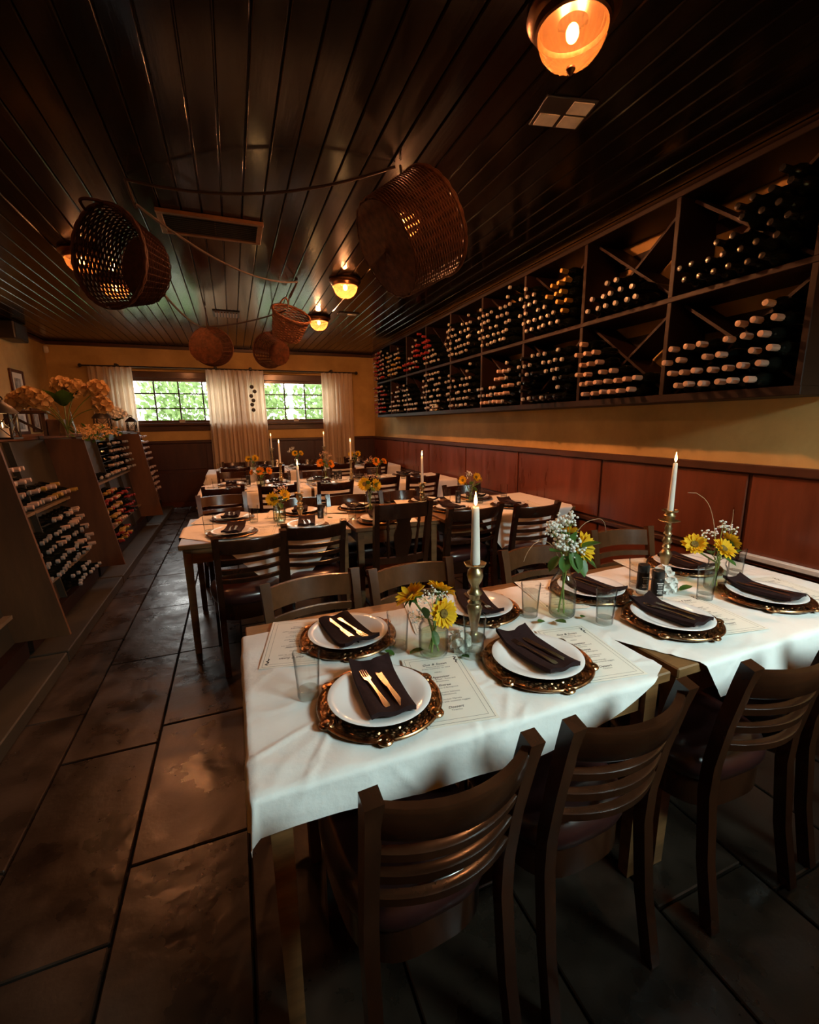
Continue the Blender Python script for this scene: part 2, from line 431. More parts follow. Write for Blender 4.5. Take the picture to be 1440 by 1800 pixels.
trim('trim_7', (.04, YB - .02, ZC - .03), (5.44, .045, .055)); trim('trim_8', (XR - .02, 3.5, ZC - .03), (.045, 11, .055)); trim('trim_9', (XL + .02, 3.5, ZC - .03), (.045, 11, .055))

def window(name, x0, x1, z0, z1, y, cols, rows, sgn=-1):
    f = MB()
    t = .05
    for c, d in ((((x0 + x1) / 2, y + .06, z0 + t / 2), (x1 - x0, .1, t)), (((x0 + x1) / 2, y + .06, z1 - t / 2), (x1 - x0, .1, t)),
                 ((x0 + t / 2, y + .06, (z0 + z1) / 2), (t, .1, z1 - z0)), ((x1 - t / 2, y + .06, (z0 + z1) / 2), (t, .1, z1 - z0))): f.box(c, d)
    root = struct(f.build(name, 'dark_trim'))
    zz = [z0 + (z1 - z0) * k / rows for k in range(rows + 1)]
    for xx in cols: MB().box((0, 0, 0), (.022, .03, z1 - z0 - .06)).build('muntin', 'iron', root, (xx, y + .06, (z0 + z1) / 2))
    for z in zz[1:-1]: MB().box((0, 0, 0), (x1 - x0 - .06, .028, .020)).build('muntin', 'iron', root, ((x0 + x1) / 2, y + .06, z))
    ce_ = [x0 + .03] + list(cols) + [x1 - .03]
    for a, b in zip(ce_[:-1], ce_[1:]):
        for za, zb in zip(zz[:-1], zz[1:]):
            MB().box((0, 0, 0), (b - a - .012, .004, zb - za - .01)).build('pane', 'pane', root, ((a + b) / 2, y + .06, (za + zb) / 2))
    MB().box((0, 0, 0), (x1 - x0 + .16, .10, .05), bev=.008).build('sill', 'dark_trim', root, ((x0 + x1) / 2, y - .05 * 1 + .02, z0 - .02))
    MB().box((0, 0, 0), (x1 - x0 + .10, .03, .10), bev=.006).build('apron', 'dark_trim', root, ((x0 + x1) / 2, y - .012, z0 - .09))
    MB().box((0, 0, 0), (x1 - x0 + .16, .035, .115), bev=.008).build('header', 'dark_trim', root, ((x0 + x1) / 2, y - .015, z1 + .05))
    return root
window('window_1', A0, A1, WZ0, WZ1, YB, (-1.615, -1.23, -.845, -.455, -.07), 3)
window('window_2', B0, B1, WZ0, WZ1, YB, (.60, .985, 1.37, 1.755), 3)
w3 = MB()
for c, d in (((1.95, YF - .08, CZ0 + .02), (.9, .1, .04)), ((1.95, YF - .08, CZ1 - .02), (.9, .1, .04)), ((1.52, YF - .08, 2.44), (.04, .1, .7)), ((2.38, YF - .08, 2.44), (.04, .1, .7))): w3.box(c, d)
w3r = struct(w3.build('window_3', 'dark_trim'))
MB().box((0, 0, 0), (.84, .004, .66)).build('pane', 'pane', w3r, (1.95, YF - .08, 2.44))

# ------------------------------------------------------------------ outdoors, seen through the far windows
lw = MB().box((0, 0, 0), (60, 40, .1)).build('ground', 'concrete', None, (0, 29.3, .2)); lw['kind'] = 'structure'; lw['label'] = 'pale gravel ground outside the far windows'
def leaf_cloud(name, m, parent, c, R, n, s, rg):
    b = MB()
    for _ in range(n):
        u = Vector((rg.gauss(0, 1), rg.gauss(0, 1), rg.gauss(0, 1))).normalized() * (rg.random() ** .4)
        p = Vector((c[0] + u.x * R[0], c[1] + u.y * R[1], c[2] + u.z * R[2]))
        q = Vector((rg.uniform(-1, 1), rg.uniform(-1, 1), rg.uniform(-.6, .6))).normalized(); t = q.orthogonal().normalized(); w = q.cross(t)
        k = s * rg.uniform(.6, 1.4)
        b.add([p - t * k * .35, p - w * k * .5 * 0 + q * k * .15 + w * k * .0 + t * 0 - w * k * .6, p + t * k * .35, p + w * k * .6], [(0, 1, 2, 3)])
    o = b.build(name, m, parent); return o
rg = random.Random(11)
TR = [(-4.0, 15.5, 1.1, 1.5, 'hedge', 'drooping green conifer beyond the left part of the left far window'), (-1.6, 16.2, 1.1, 1.7, 'hedge', 'bright green tree beyond the middle of the left far window'),
      (.75, 15.6, 1.05, 1.5, 'hedge', 'yellow-green leafy tree beyond the curtain between the far windows'), (3.1, 16.2, 1.1, 1.7, 'hedge', 'broad yellow-green tree beyond the right far window'), (5.5, 15.6, 1.1, 1.5, 'hedge2', 'deep green tree beyond the right edge of the right far window')]
for (x, y, R, hz, m, lb) in TR:
    t = thing('garden_tree', lb, 'tree', (x, y, .25), group='trees outside the far windows')
    f = leaf_cloud('foliage', m, t, (0, 0, 1.9), (R, .9, hz), 1300, .17, rg); f['kind'] = 'stuff'
    MB().tube([(0, 0, 0), (.05, 0, .8), (0, 0, 1.6)], [.11, .09, .05], 8).build('trunk', 'bark', t)
h = leaf_cloud('hedge', 'hedge', None, (0, 14.2, 1.0), (7.5, .7, .62), 6000, .13, rg)
tag(h, 'low bright hedge outside below the far windows', 'hedge', kind='stuff')

# ------------------------------------------------------------------ curtains
def curtain(label, x0, x1, z1, z0, pleats, ph, flare=.0):
    def fn(u, v):
        z = z1 + (z0 - z1) * v
        xx = x0 + (x1 - x0) * u + flare * (u - .5) * v
        a = .030 + .018 * v
        ph_ = 2 * pi * pleats * (u + .02 * sin(3 * u * pi + ph))
        y = 8.90 + a * sin(ph_) + .012 * sin(2.3 * ph_ + ph) + .01 * sin(v * 3 + u * 7)
        return (xx + .006 * sin(ph_ * 1.7) * v, y, z)
    b = MB().grid(fn, pleats * 14, 16)
    c = b.build('curtain', 'curtain', ang=80)
    return tag(c, label, 'curtain')
curtain('left linen curtain panel at the left far window, above the wine racks', -2.13, -1.50, 2.455, .25, 7, .3)
curtain('wide linen curtain panel between the two far windows, left of the dark disc strand', -.37, .365, 2.455, .35, 9, 1.2, .05)
curtain('narrow linen curtain panel between the far windows, behind the dark disc strand', .375, .61, 2.455, .35, 3, 2.2, .04)
curtain('right linen curtain panel at the right far window, beside the wall corner', 1.68, 2.29, 2.455, .3, 7, 2.0)
rod = thing('curtain_rod', 'dark iron curtain rod running over both far windows', 'curtain rod', (0, 8.9, 2.465))
MB().tube([(-2.2, 0, 0), (2.36, 0, 0)], .012, 8).build('rod', 'iron', rod)
for xx in (-2.22, 2.38): MB().sphere((xx, 0, 0), .03, 10, 6).build('finial', 'iron', rod)
for xx in (-1.72, -.2, .39, 1.88): MB().box((xx, .06, .015), (.05, .15, .06), bev=.01).build('bracket', 'iron', rod)
st = thing('disc_strand', 'hanging strand of six dark discs in front of the middle curtain', 'ornament', (.385, 8.83, 2.45))
MB().tube([(0, .06, 0), (0, 0, -.02), (.004, 0, -.75)], .003, 5).build('cord', 'iron', st)
for k, (dx, dz) in enumerate(((.0, -.29), (.045, -.37), (-.02, -.45), (.012, -.53), (-.015, -.605), (.0, -.70))):
    MB().lathe([(.001, -.012), (.033, -.008), (.036, 0), (.033, .008), (.001, .012)], 12, Matrix.Translation((dx, -.01, dz)) @ Matrix.Rotation(rad(90), 4, 'X')).build('disc', 'iron', st)
for xx, lb in ((-.83, 'small white card on the sill of the left far window'), (1.17, 'small white card on the sill of the right far window')):
    cd = MB().box((0, 0, 0), (.09, .012, .055), bev=.002).build('sill_card', 'white_plastic', None, (xx, 9.0, WZ0 + .0335)); tag(cd, lb, 'card')

# ------------------------------------------------------------------ things on the left wall and corner
def picture(label, x, y, z, w, h, kind):
    t = thing('picture_frame', label, 'picture', (x, y, z))
    f = MB()
    for c, d in (((0, 0, h / 2 - .02), (.025, w, .04)), ((0, 0, -h / 2 + .02), (.025, w, .04)), ((0, w / 2 - .02, 0), (.025, .04, h - .08)), ((0, -w / 2 + .02, 0), (.025, .04, h - .08))): f.box(c, d, bev=.005)
    f.build('frame', 'dark_trim', t)
    MB().box((-.006, 0, 0), (.008, w - .07, h - .07)).build('mat_board', 'mat_board', t)
    MB().box((-.001, 0, -.01), (.008, w * .42, h * .55)).build('photo_print', 'photo', t)
picture('upper framed grey photograph on the left wall', XL + .014, 7.8, 2.03, .42, .46, 0)
picture('framed grey photograph on the left wall behind the dark lantern', XL + .014, 7.68, 1.565, .44, .34, 0)
picture('framed grey photograph on the left wall, half hidden by the wooden stand', XL + .014, 8.2, 1.59, .3, .34, 0)
sn = MB().box((0, 0, 0), (.07, .06, .11), bev=.02).build('motion_sensor', 'white_plastic', None, (XL + .04, 8.98, 2.70), ); tag(sn, 'small white motion sensor high in the left far corner', 'sensor')
sp = thing('wall_speaker', 'black loudspeaker high on the left wall under the ceiling', 'speaker', (XL + .11, 7.62, 2.72))
MB().box((0, 0, 0), (.2, .42, .22), bev=.015).build('cabinet', 'black', sp); MB().box((.102, 0, 0), (.006, .36, .17), bev=.002).build('grille', 'iron', sp)

# ================================================================== RIGHT WALL WINE RACK
rk = thing('wall_wine_rack', 'long dark wooden wine rack of crossed bins hung along the right wall', 'wine rack', (XR, 4.5, 1.6))
RX0, RX1 = 2.45, 2.775
BAYS = [1.315 + .7155 * k for k in range(10)]
RZ = (1.60, 2.165, 2.715)
cxr, dxr = (RX0 + RX1) / 2 - XR, RX1 - RX0
Lr = BAYS[-1] - BAYS[0] + .04; cyr = (BAYS[0] + BAYS[-1]) / 2 - 4.5
for nm, z, t in (('bottom_shelf', 1.605, .045), ('middle_shelf', 2.165, .03), ('top_board', 2.72, .03)):
    MB().box((cxr, cyr, z - 1.6), (dxr, Lr, t), bev=.003).build(nm, 'rack_wood', rk)
for z in (2.585, 2.03): MB().box((-.012, cyr, z - 1.6), (.02, Lr, .07)).build('back_rail', 'rack_wood', rk)
post = MB().box((0, 0, 0), (dxr - .01, .03, 1.10), bev=.003).mesh('divider', 'rack_wood')
for y in BAYS: link('divider', post, rk, (cxr, y - 4.5, 2.165 - 1.6))
def brace(y0, z0, y1, z1):
    a = math.atan2(z1 - z0, y1 - y0); ln = sqrt((y1 - y0) ** 2 + (z1 - z0) ** 2)
    return MB().box((0, 0, 0), (dxr - .11, ln, .016), mat=Matrix.Rotation(a, 3, 'X'))
bw, bh = .6855, .517
b1 = brace(0, 0, bw - .03, bh - .02).mesh('brace', 'rack_wood'); b2a = brace(0, bh, bw / 2 - .015, bh / 2 + .012).mesh('brace', 'rack_wood')
for k in range(9):
    yc = (BAYS[k] + BAYS[k + 1]) / 2 - 4.5
    for zc in (1.8875, 2.44):
        link('brace', b1, rk, (cxr + .04, yc, zc - 1.6))
        link('brace', b2a, rk, (cxr + .04, yc - bw / 4, zc - 1.6 + bh / 4)); link('brace', b2a, rk, (cxr + .04, yc + bw / 4, zc - 1.6 - bh / 4))

# ------------------------------------------------------------------ bottles
def bottle_body(seg): return MB().lathe([(.030, 0), (.036, .006), (.037, .02), (.037, .185), (.033, .205), (.020, .232), (.0148, .25), (.0148, .292)], seg)
def bottle_cap(seg, z=.246): return MB().lathe([(.0152, z), (.0154, z + .004), (.0156, .300), (.0148, .308), (.008, .309)], seg, cap0=False)
BODY = bottle_body(14).mesh('wine_bottle', 'bottle')
CAPS = {k: bottle_cap(10, .288 if k == 'grey' else .246).mesh('capsule', 'cap_' + k) for k in ('pink', 'gold', 'red', 'grey', 'black')}
far_body = MB(); far_cap = {k: MB() for k in CAPS}
NIND = [0]
def bottle(p, d, cap, label, group, individual, rg):
    """p = middle of the bottle's foot, d = direction of the neck"""
    Q = Vector(d).to_track_quat('Z', 'Y')
    if individual and NIND[0] < 300:
        NIND[0] += 1
        o = link('wine_bottle', BODY, None, p); o.rotation_euler = Q.to_euler()
        tag(o, label, 'bottle', group); link('capsule', CAPS[cap], o)
    else:
        T = Matrix.Translation(p) @ Q.to_matrix().to_4x4()
        n0 = len(far_body.v); far_body.lathe([(.036, 0), (.037, .185), (.020, .232), (.0148, .25), (.0148, .292)], 8, T)
        far_cap[cap].lathe([(.0154, .286 if cap == 'grey' else .25), (.0156, .304), (.009, .309)], 7, T, cap0=False)
rg = random.Random(21)
ORD = ['first', 'second', 'third', 'fourth', 'fifth', 'sixth', 'seventh', 'eighth', 'ninth', 'tenth']
CT = {'pink': 'pink capped', 'gold': 'gold capped', 'grey': 'grey glint-tipped', 'black': 'black capped', 'red': 'red capped'}
def fill_bay(k, lvl, fills, cap, place, group, ind):
    """fills: how full the bottom, far, near and top bins are"""
    yc = (BAYS[k] + BAYS[k + 1]) / 2; z0 = 1.63 if lvl == 0 else 2.182
    zc = z0 + bh / 2
    r, pitch = .0385, .078
    row = 0; z = z0 + r
    while z < z0 + bh - r * .8:
        n = 8 if row % 2 == 0 else 7; m = 0
        for i in range(n):
            y = yc + (i - (n - 1) / 2) * pitch + (rg.uniform(-.002, .002))
            u = (y - yc) / (bw / 2); v = (z - zc) / (bh / 2)
            dist = min(abs(u - v), abs(u + v)) / sqrt(1 / (bw / 2) ** 2 + 1 / (bh / 2) ** 2)
            if dist < r * .45: continue
            b = ('top' if v > abs(u) else 'bottom' if v < -abs(u) else 'far' if u > 0 else 'near')
            fz = fills[{'bottom': 0, 'far': 1, 'near': 2, 'top': 3}[b]]
            h = (z - z0) / bh if b != 'top' else v
            if h > fz: continue
            x = 2.675 - rg.uniform(0, .025)
            cp = cap if not callable(cap) else cap(rg, b)
            bottle((x, y, z), (-1, rg.uniform(-.01, .01), rg.uniform(-.012, .012)), cp, f'{CT[cp]} wine bottle, {ORD[row]} row up, {ORD[m]} from camera, {place}', group, ind, rg)
            m += 1
        row += 1; z += pitch * .866
G = lambda s: 'bottles lying in ' + s
mix = lambda *c: (lambda rg_, b: rg_.choice(c))
low = [((1, .55, .98, 0), 'pink'), ((1, .95, .28, .0), 'pink'), ((.2, .95, .95, .5), mix('grey', 'grey', 'black')), ((.9, .35, .9, 0), mix('pink', 'pink', 'grey')), ((1, .9, .9, 0), 'grey'),
       ((1, 1, 1, .9), 'grey'), ((1, 1, .3, .2), 'grey'), ((1, .1, .8, .4), 'grey'), ((1, 1, 1, 1), mix('grey', 'red'))]
up = [((.8, .3, .95, .2), 'black'), ((.35, .1, .12, 0), 'grey'), ((.9, .9, .9, 0), lambda r_, b: 'gold' if b == 'near' else 'grey'), ((1, 1, 1, .3), 'grey'), ((1, .9, .8, 0), 'grey'),
      ((.4, .95, .1, 0), lambda r_, b: 'red' if b == 'far' else 'grey'), ((1, .3, .9, 0), mix('red', 'red', 'grey')), ((1, 1, .8, .2), mix('grey', 'gold', 'grey')), ((1, 1, 1, .8), mix('grey', 'red', 'grey'))]
for k in range(9):
    for lvl, tab in ((0, low), (1, up)):
        fills, cap = tab[k]
        tier = 'lower' if lvl == 0 else 'upper'
        fill_bay(k, lvl, fills, cap, f'{ORD[k]} {tier} bay of right rack', G(f'the {ORD[k]} {tier} bay of the right wall rack'), (lvl == 0 and k < 4) or (lvl == 1 and k < 3))
# small things standing in the lower bays
def small_box(nm, label, loc, d, m): tag(MB().box((0, 0, 0), d, bev=.006).build(nm, m, None, loc), label, nm.split('_')[-1])
small_box('pale_box', 'small pale box standing on the bottom shelf, fifth bay of the right wall rack', (2.47, 5.42, 1.672), (.06, .1, .085), 'mat_board')
small_box('orange_box', 'small orange box beside the pale box on the right wall rack', (2.47, 5.29, 1.672), (.06, .09, .085), 'cap_gold')

# ================================================================== LEFT A-FRAME WINE RACKS
def front_x(z): return -1.475 + (1.38 - z) * .148          # shelf fronts
def board_x(z): return -1.235 + (1.38 - z) * .148          # side board fronts
def left_rack(y0, y1, label, dividers, fins):
    t = thing('wine_rack', label, 'wine rack', (-1.6, (y0 + y1) / 2, 0))
    def P(v): return [(x + 1.6, y - (y0 + y1) / 2, z) for x, y, z in v]
    def side(y, fin):
        q = board_x if fin else front_x
        b = MB(); pr = [(-2.05, .2), (q(.2), .2), (q(1.38), 1.38), (-2.05, 1.38)]
        vs = [(x, y - .011, z) for x, z in pr] + [(x, y + .011, z) for x, z in pr]
        b.add(P(vs), [(0, 1, 2, 3), (7, 6, 5, 4), (0, 4, 5, 1), (1, 5, 6, 2), (2, 6, 7, 3), (3, 7, 4, 0)])
        return b.build('side_board', 'pine', t)
    side(y0 + .012, fins[0]); side(y1 - .012, fins[1])
    yc = 0; w = y1 - y0 - .05
    MB().box((-.45 + .02 + .0, yc, 1.395), (.62, y1 - y0, .03), bev=.004).build('top_board', 'pine', t).location = (.16, 0, 0)
    for z, nm in ((.87, 'shelf'), (.37, 'shelf')):
        xf = front_x(z) + 1.6; MB().box(((xf - .45) / 2, yc, z), (xf + .45, w, .022)).build(nm, 'pine_edge', t)
    b = MB(); pr = [(front_x(.2) - .06, .2), (front_x(.2) - .04, .2), (front_x(1.38) - .04, 1.38), (front_x(1.38) - .06, 1.38)]; ya, yb_ = y0 + .025, y1 - .025
    vs = [(x, ya, z) for x, z in pr] + [(x, yb_, z) for x, z in pr]
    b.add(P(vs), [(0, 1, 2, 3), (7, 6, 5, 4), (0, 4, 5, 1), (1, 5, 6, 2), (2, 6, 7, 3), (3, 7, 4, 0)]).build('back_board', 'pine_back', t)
    for yd in dividers:
        b = MB(); pr = [(-2.0, .2), (front_x(.2), .2), (front_x(1.38), 1.38), (-2.0, 1.38)]
        vs = [(x, yd - .008, z) for x, z in pr] + [(x, yd + .008, z) for x, z in pr]
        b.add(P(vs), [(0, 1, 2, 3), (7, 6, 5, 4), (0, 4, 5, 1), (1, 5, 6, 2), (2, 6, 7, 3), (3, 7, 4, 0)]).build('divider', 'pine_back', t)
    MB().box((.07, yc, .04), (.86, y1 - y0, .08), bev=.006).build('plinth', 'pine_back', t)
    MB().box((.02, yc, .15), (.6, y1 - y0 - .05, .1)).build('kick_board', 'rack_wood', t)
    return t
UN = [(1.72, 3.20, [2.45], (1, 1)), (3.22, 4.74, [3.96], (0, 1)), (4.76, 7.27, [5.42, 6.05, 6.65], (0, 1)), (7.29, 8.78, [8.0], (0, 0))]
UL = ['stained wine rack against the left side, nearest the camera, seen by its end board', 'second stained wine rack from camera, under the hydrangea vase', 'long third stained wine rack from camera, under the blossom garland',
      'farthest stained wine rack, beside the far wall']
RACKS = [left_rack(y0, y1, lb, dv, fn_) for (y0, y1, dv, fn_), lb in zip(UN, UL)]
rg = random.Random(5)
def left_row(y0, y1, z, n, cap, place, group, ind, jit=.01):
    for i in range(n):
        y = y0 + .045 + i * .078
        if y > y1 - .04: break
        xf = front_x(z) + rg.uniform(-.005, .03)
        cp = cap if isinstance(cap, str) else rg.choice(cap)
        bottle((xf - .225, y, z + rg.uniform(-.003, .003)), (1, rg.uniform(-.02, .02), .10 + rg.uniform(-jit, jit)), cp, f'{CT[cp]} bottle, {ORD[i]} from camera, {place}', group, ind, rg)
def col(ui, ci, side, rows, cap, ind):
    y0, y1, dv, _ = UN[ui]; ed = [y0 + .03] + dv + [y1 - .03]
    a, b = ed[ci], ed[ci + 1]
    for z, n in rows:
        y_m = (UN[ui][0] + UN[ui][1]) / 2
        MB().box((0, 0, 0), (front_x(z) + 2.0 - .02, b - a - .02, .006)).build('slat', 'pine_back', RACKS[ui], ((front_x(z) - 2.02) / 2 + 1.6, (a + b) / 2 - y_m, z - .0415))
        part = 'upper' if z > .9 else 'middle' if z > .4 else 'bottom'
        side_ = ('near', 'middle', 'third', 'far')[ci] if len(ed) > 3 else ('near', 'far')[ci]
        left_row(a, b, z, n, cap, f'{ORD[rows.index((z, n))]} row, {part} {side_} bin, {ORD[ui]} left rack', G(f'the {part} {side_} bin of the {ORD[ui]} left rack'), ind)
A_up = [(.925, 9), (1.01, 9), (1.095, 8), (1.18, 7)]
col(1, 0, 0, A_up, ('pink', 'grey', 'pink'), True); col(1, 1, 1, [(.925, 9), (1.005, 5)], ('pink', 'pink', 'gold'), True)
mid = [(.425, 9), (.51, 9), (.595, 9), (.68, 9)]
col(1, 0, 0, mid, 'grey', True); col(1, 1, 1, mid + [(.765, 8)], ('grey', 'pink', 'grey'), True)
col(1, 1, 1, [(.25, 8), (.32, 6)], 'grey', True)
col(2, 2, 1, [(.925 + .082 * i, 8) for i in range(5)], ('grey', 'pink'), False); col(2, 3, 1, [(.925 + .082 * i, 8) for i in range(5)], ('grey', 'grey'), False); col(2, 1, 0, [(.925, 7)], 'grey', False)
for ci in (0, 1):
    col(2, ci, 0, [(.425 + .082 * i, 8) for i in range(5)], ('gold', 'red', 'pink'), False)
col(2, 2, 1, [(.425 + .082 * i, 7) for i in range(4)], ('black', 'red'), False)
col(2, 1, 0, [(.24, 8), (.31, 8)], ('gold', 'red'), False)
for ci in (0, 1):
    col(3, ci, ci, [(.925 + .09 * i, 9) for i in range(5)], ('pink', 'pink'), False); col(3, ci, ci, [(.425 + .09 * i, 9) for i in range(5)], 'pink', False)
fb = thing('wine_bottles', 'many small dark wine bottles lying in the far bays of the racks', 'bottles', (0, 0, 0)); fb['kind'] = 'stuff'
o = far_body.build('bottle_bodies', 'bottle', fb); o['kind'] = 'stuff'
for k, b in far_cap.items():
    if b.v: o = b.build('capsules', 'cap_' + k, fb); o['kind'] = 'stuff'

# ================================================================== HANGING FROM THE CEILING
def lamp(label, x, y, power):
    t = thing('ceiling_lamp', label, 'lamp', (x, y, ZC))
    MB().lathe([(.09, 0), (.150, -.002), (.154, -.016), (.146, -.028), (.128, -.036), (.124, -.058), (.116, -.062), (.108, -.05), (.05, -.04)], 40, cap0=False, cap1=False).build('bronze_ring', 'lamp_metal', t)
    MB().lathe([(.112, -.056), (.110, -.080), (.098, -.112), (.075, -.140), (.045, -.158), (.012, -.165)], 144, rmod=lambda a, r, z: 1 + .045 * sin(24 * a), cap0=False).build('glass_dome', 'dome', t, ang=80)
    MB().lathe([(.004, -.162), (.014, -.166), (.016, -.174), (.010, -.184), (.004, -.19)], 14).build('finial', 'lamp_metal', t)
    MB().sphere((0, 0, -.068), .022, 12, 8, (1, 1, 1.3)).build('bulb', 'bulb', t)
    d = bpy.data.lights.new('bulb_light', 'POINT'); d.energy = power; d.color = (1.0, .44, .21); d.shadow_soft_size = .03
    l = bpy.data.objects.new('bulb_light', d); COL.objects.link(l); l.parent = t; l.location = (0, 0, -.068)
    return t
LP = 170.0
lamp('ribbed amber ceiling lamp nearest the camera, cut by the top edge', 1.19, 1.46, LP * .30)
lamp('amber ceiling lamp above and behind the drum basket', 1.15, 3.0, LP * 2.1)
lamp('amber ceiling lamp between the drum basket and the small basket pair', 1.13, 4.52, LP * 1.25)
lamp('farthest amber ceiling lamp, beside the small basket pair', 1.16, 6.12, LP)
lamp('amber ceiling lamp peeking out left of the oval basket', -1.0, 4.5, LP * .25)
lamp('amber ceiling lamp hidden behind the oval basket', -.93, 5.25, LP * .6)
lamp('amber ceiling lamp near the left wall, outside the left edge', -1.2, 2.55, LP * .06)

# air vents
vt = thing('ceiling_vent', 'large dark framed air vent in the boarded ceiling', 'vent', (-.015, 3.66, ZC))
for c, d in (((0, -.165, -.012), (.66, .035, .024)), ((0, .165, -.012), (.66, .035, .024)), ((-.31, 0, -.012), (.035, .30, .024)), ((.31, 0, -.012), (.035, .30, .024)), ((0.02, 0, -.006), (.012, .29, .012))): MB().box((0, 0, 0), d, bev=.004).build('frame_bar', 'pine', vt, c)
MB().box((0, 0, -.003), (.6, .3, .004)).build('dark_opening', 'black', vt)
for k in range(9): MB().box((0, 0, 0), (.59, .004, .016)).build('louver', 'iron', vt, (0, -.13 + k * .032, -.011))
v2 = thing('ceiling_vent', 'small slotted vent in the ceiling, in front of the far wall', 'vent', (.045, 6.28, ZC))
MB().box((0, 0, -.006), (.31, .32, .012), bev=.004).build('plate', 'iron', v2)
for k in range(8): MB().box((0, 0, 0), (.018, .24, .012)).build('louver', 'lamp_metal', v2, (-.12 + k * .034, 0, -.016))
v3 = thing('ceiling_vent', 'small flat pale edged ceiling vent beyond the lamps', 'vent', (1.48, 5.82, ZC))
MB().box((0, 0, -.006), (.26, .14, .012), bev=.004).build('plate', 'iron', v3); MB().box((.04, -.02, -.013), (.11, .05, .004)).build('pale_slot', 'label_white', v3)
v4 = thing('ceiling_plate', 'dark ceiling plate with three pale squares, below the nearest lamp', 'vent', (1.50, 1.88, ZC), rad(-12))
MB().box((0, 0, -.004), (.24, .19, .008), bev=.003).build('plate', 'iron', v4)
for c in ((-.055, .045), (.06, -.045), (.06, .045)):
    MB().box((0, 0, 0), (.095, .075, .004)).build('pale_square', 'white_plastic', v4, (c[0], c[1], -.010))

def ring_pts(r, z, n, wob=0.0, ph=0, oval=1.0, k=14):
    return [((r + wob * sin(k * 2 * pi * i / n + ph)) * cos(2 * pi * i / n) * oval, (r + wob * sin(k * 2 * pi * i / n + ph)) * sin(2 * pi * i / n), z) for i in range(n)]
def basket(label, c, axis, r0, r1, depth, rows, stakes, m, oval=1.0, spin=0.0, handles=1, thick=.006, fill=1.0, base=True, profile=None, solid_base=False):
    """r0 at the base, r1 at the rim; axis points from base to open rim"""
    t = thing('wicker_basket', label, 'basket', c)
    T = aim(axis) @ Matrix.Rotation(spin, 4, 'Z') @ Matrix.Translation((0, 0, -depth / 2))
    rr = lambda v: (r0 + (r1 - r0) * (v if profile is None else profile(v)))
    w = MB(); n = stakes * 2
    for k in range(rows):
        v = k / (rows - 1)
        w.tube(ring_pts(rr(v), depth * v, n, thick * .9, pi * (k % 2), oval, stakes / 2 if False else stakes // 2 * 1.0), thick * fill * (depth / rows) / .012 * .5 if False else thick, 4, closed=True)
    if base:
        for k in range(1, int(rows * .9)):
            w.tube(ring_pts(r0 * k / (rows * .9), 0, max(12, n // 2), 0.002, 0, oval, 6), thick * 1.05, 4, closed=True)
    if solid_base: w.lathe([(.001, .004), (r0 * .98, .004)], 40, Matrix.Diagonal((oval, 1, 1, 1)), cap0=False, cap1=False)
    w.T(T); o = w.build('weave', m, t, ang=80); o['kind'] = 'stuff'
    s = MB()
    for k in range(stakes):
        a = 2 * pi * k / stakes
        s.tube([(rr(v) * cos(a) * oval, rr(v) * sin(a), depth * v) for v in (0, .25, .5, .75, 1)], thick * .8, 4)
        if base: s.tube([(.02 * cos(a), .02 * sin(a), 0), (r0 * cos(a) * oval, r0 * sin(a), 0)], thick * .8, 4)
    s.T(T); o = s.build('stakes', m, t, ang=80); o['kind'] = 'stuff'
    q = MB()
    for ph in (0, pi): q.tube([(p[0], p[1], p[2] + .006 * sin(12 * 2 * pi * i / 96 + ph)) for i, p in enumerate(ring_pts(rr(1) + .004, depth, 96, 0, 0, oval))], thick * 2.0, 6, closed=True)
    q.T(T).build('rim', m, t, ang=80)
    for hnd in range(handles):
        a0 = pi * hnd
        pts = [((rr(1) + .005) * cos(a0 + d) * oval, (rr(1) + .005) * sin(a0 + d), depth + .075 * cos(d / .28 * pi / 2)) for d in [(-.28 + .56 * i / 12) for i in range(13)]]
        MB().tube(pts, thick * 1.7, 6).T(T).build('handle', m, t, ang=80)
    return t
basket('large oval open-weave basket hanging on the left, glowing through its weave', (-.475, 3.12, 2.385), (-.629, -.777, -.035), (.185), .252, .235, 24, 42, 'wicker_dark', 1.0, rad(97), 2, .0048)
basket('large drum basket hanging under the ceiling over the tables, base to the left', (.975, 2.45, 2.465), (.843, .089, .53), .245, .268, .32, 42, 44, 'wicker', 1.0, rad(0), 0, .0045, solid_base=True)
basket('upper small tilted basket of the hanging pair before the far windows', (.64, 5.05, 2.50), (.216, -.562, .799), .14, .19, .25, 20, 26, 'wicker', 1.0, rad(90), 1, .0056)
basket('lower round basket of the hanging pair before the far windows', (.545, 5.8, 2.34), (-.35, .9, .25), .13, .20, .25, 20, 26, 'wicker', 1.0, 0, 0, .0058, solid_base=True)
basket('small round reddish basket hanging before the left far window', (-.18, 6.0, 2.39), (.25, .9, .2), .17, .215, .22, 18, 26, 'wicker', 1.1, 0, 0, .006, solid_base=True)
def rope(label, pts, r=.0075):
    b = MB().tube(pts, r, 6); tag(b.build('rope', 'rope', None, ang=80), label, 'rope')
def sag(p0, p1, d, n=16):
    p0, p1 = Vector(p0), Vector(p1)
    return [p0.lerp(p1, i / n) + Vector((0, 0, -d * 4 * (i / n) * (1 - i / n))) for i in range(n + 1)]
ZR = ZC - .012
rope('dark rope holding up the oval basket on the left', sag((-.44, 3.14, ZR), (-.40, 3.13, 2.68), 0))
rope('dark rope swagged from the oval basket across to the small basket pair', sag((-.40, 3.12, 2.70), (.70, 4.68, ZR), .12) + [Vector((.66, 4.95, 2.75))])
rope('dark rope swagged behind the large vent to the drum basket', sag((-.44, 3.15, ZR), (.93, 2.52, ZR), .1))
rope('dark rope holding up the drum basket', [(.95, 2.5, ZR), (.96, 2.50, 2.77)])
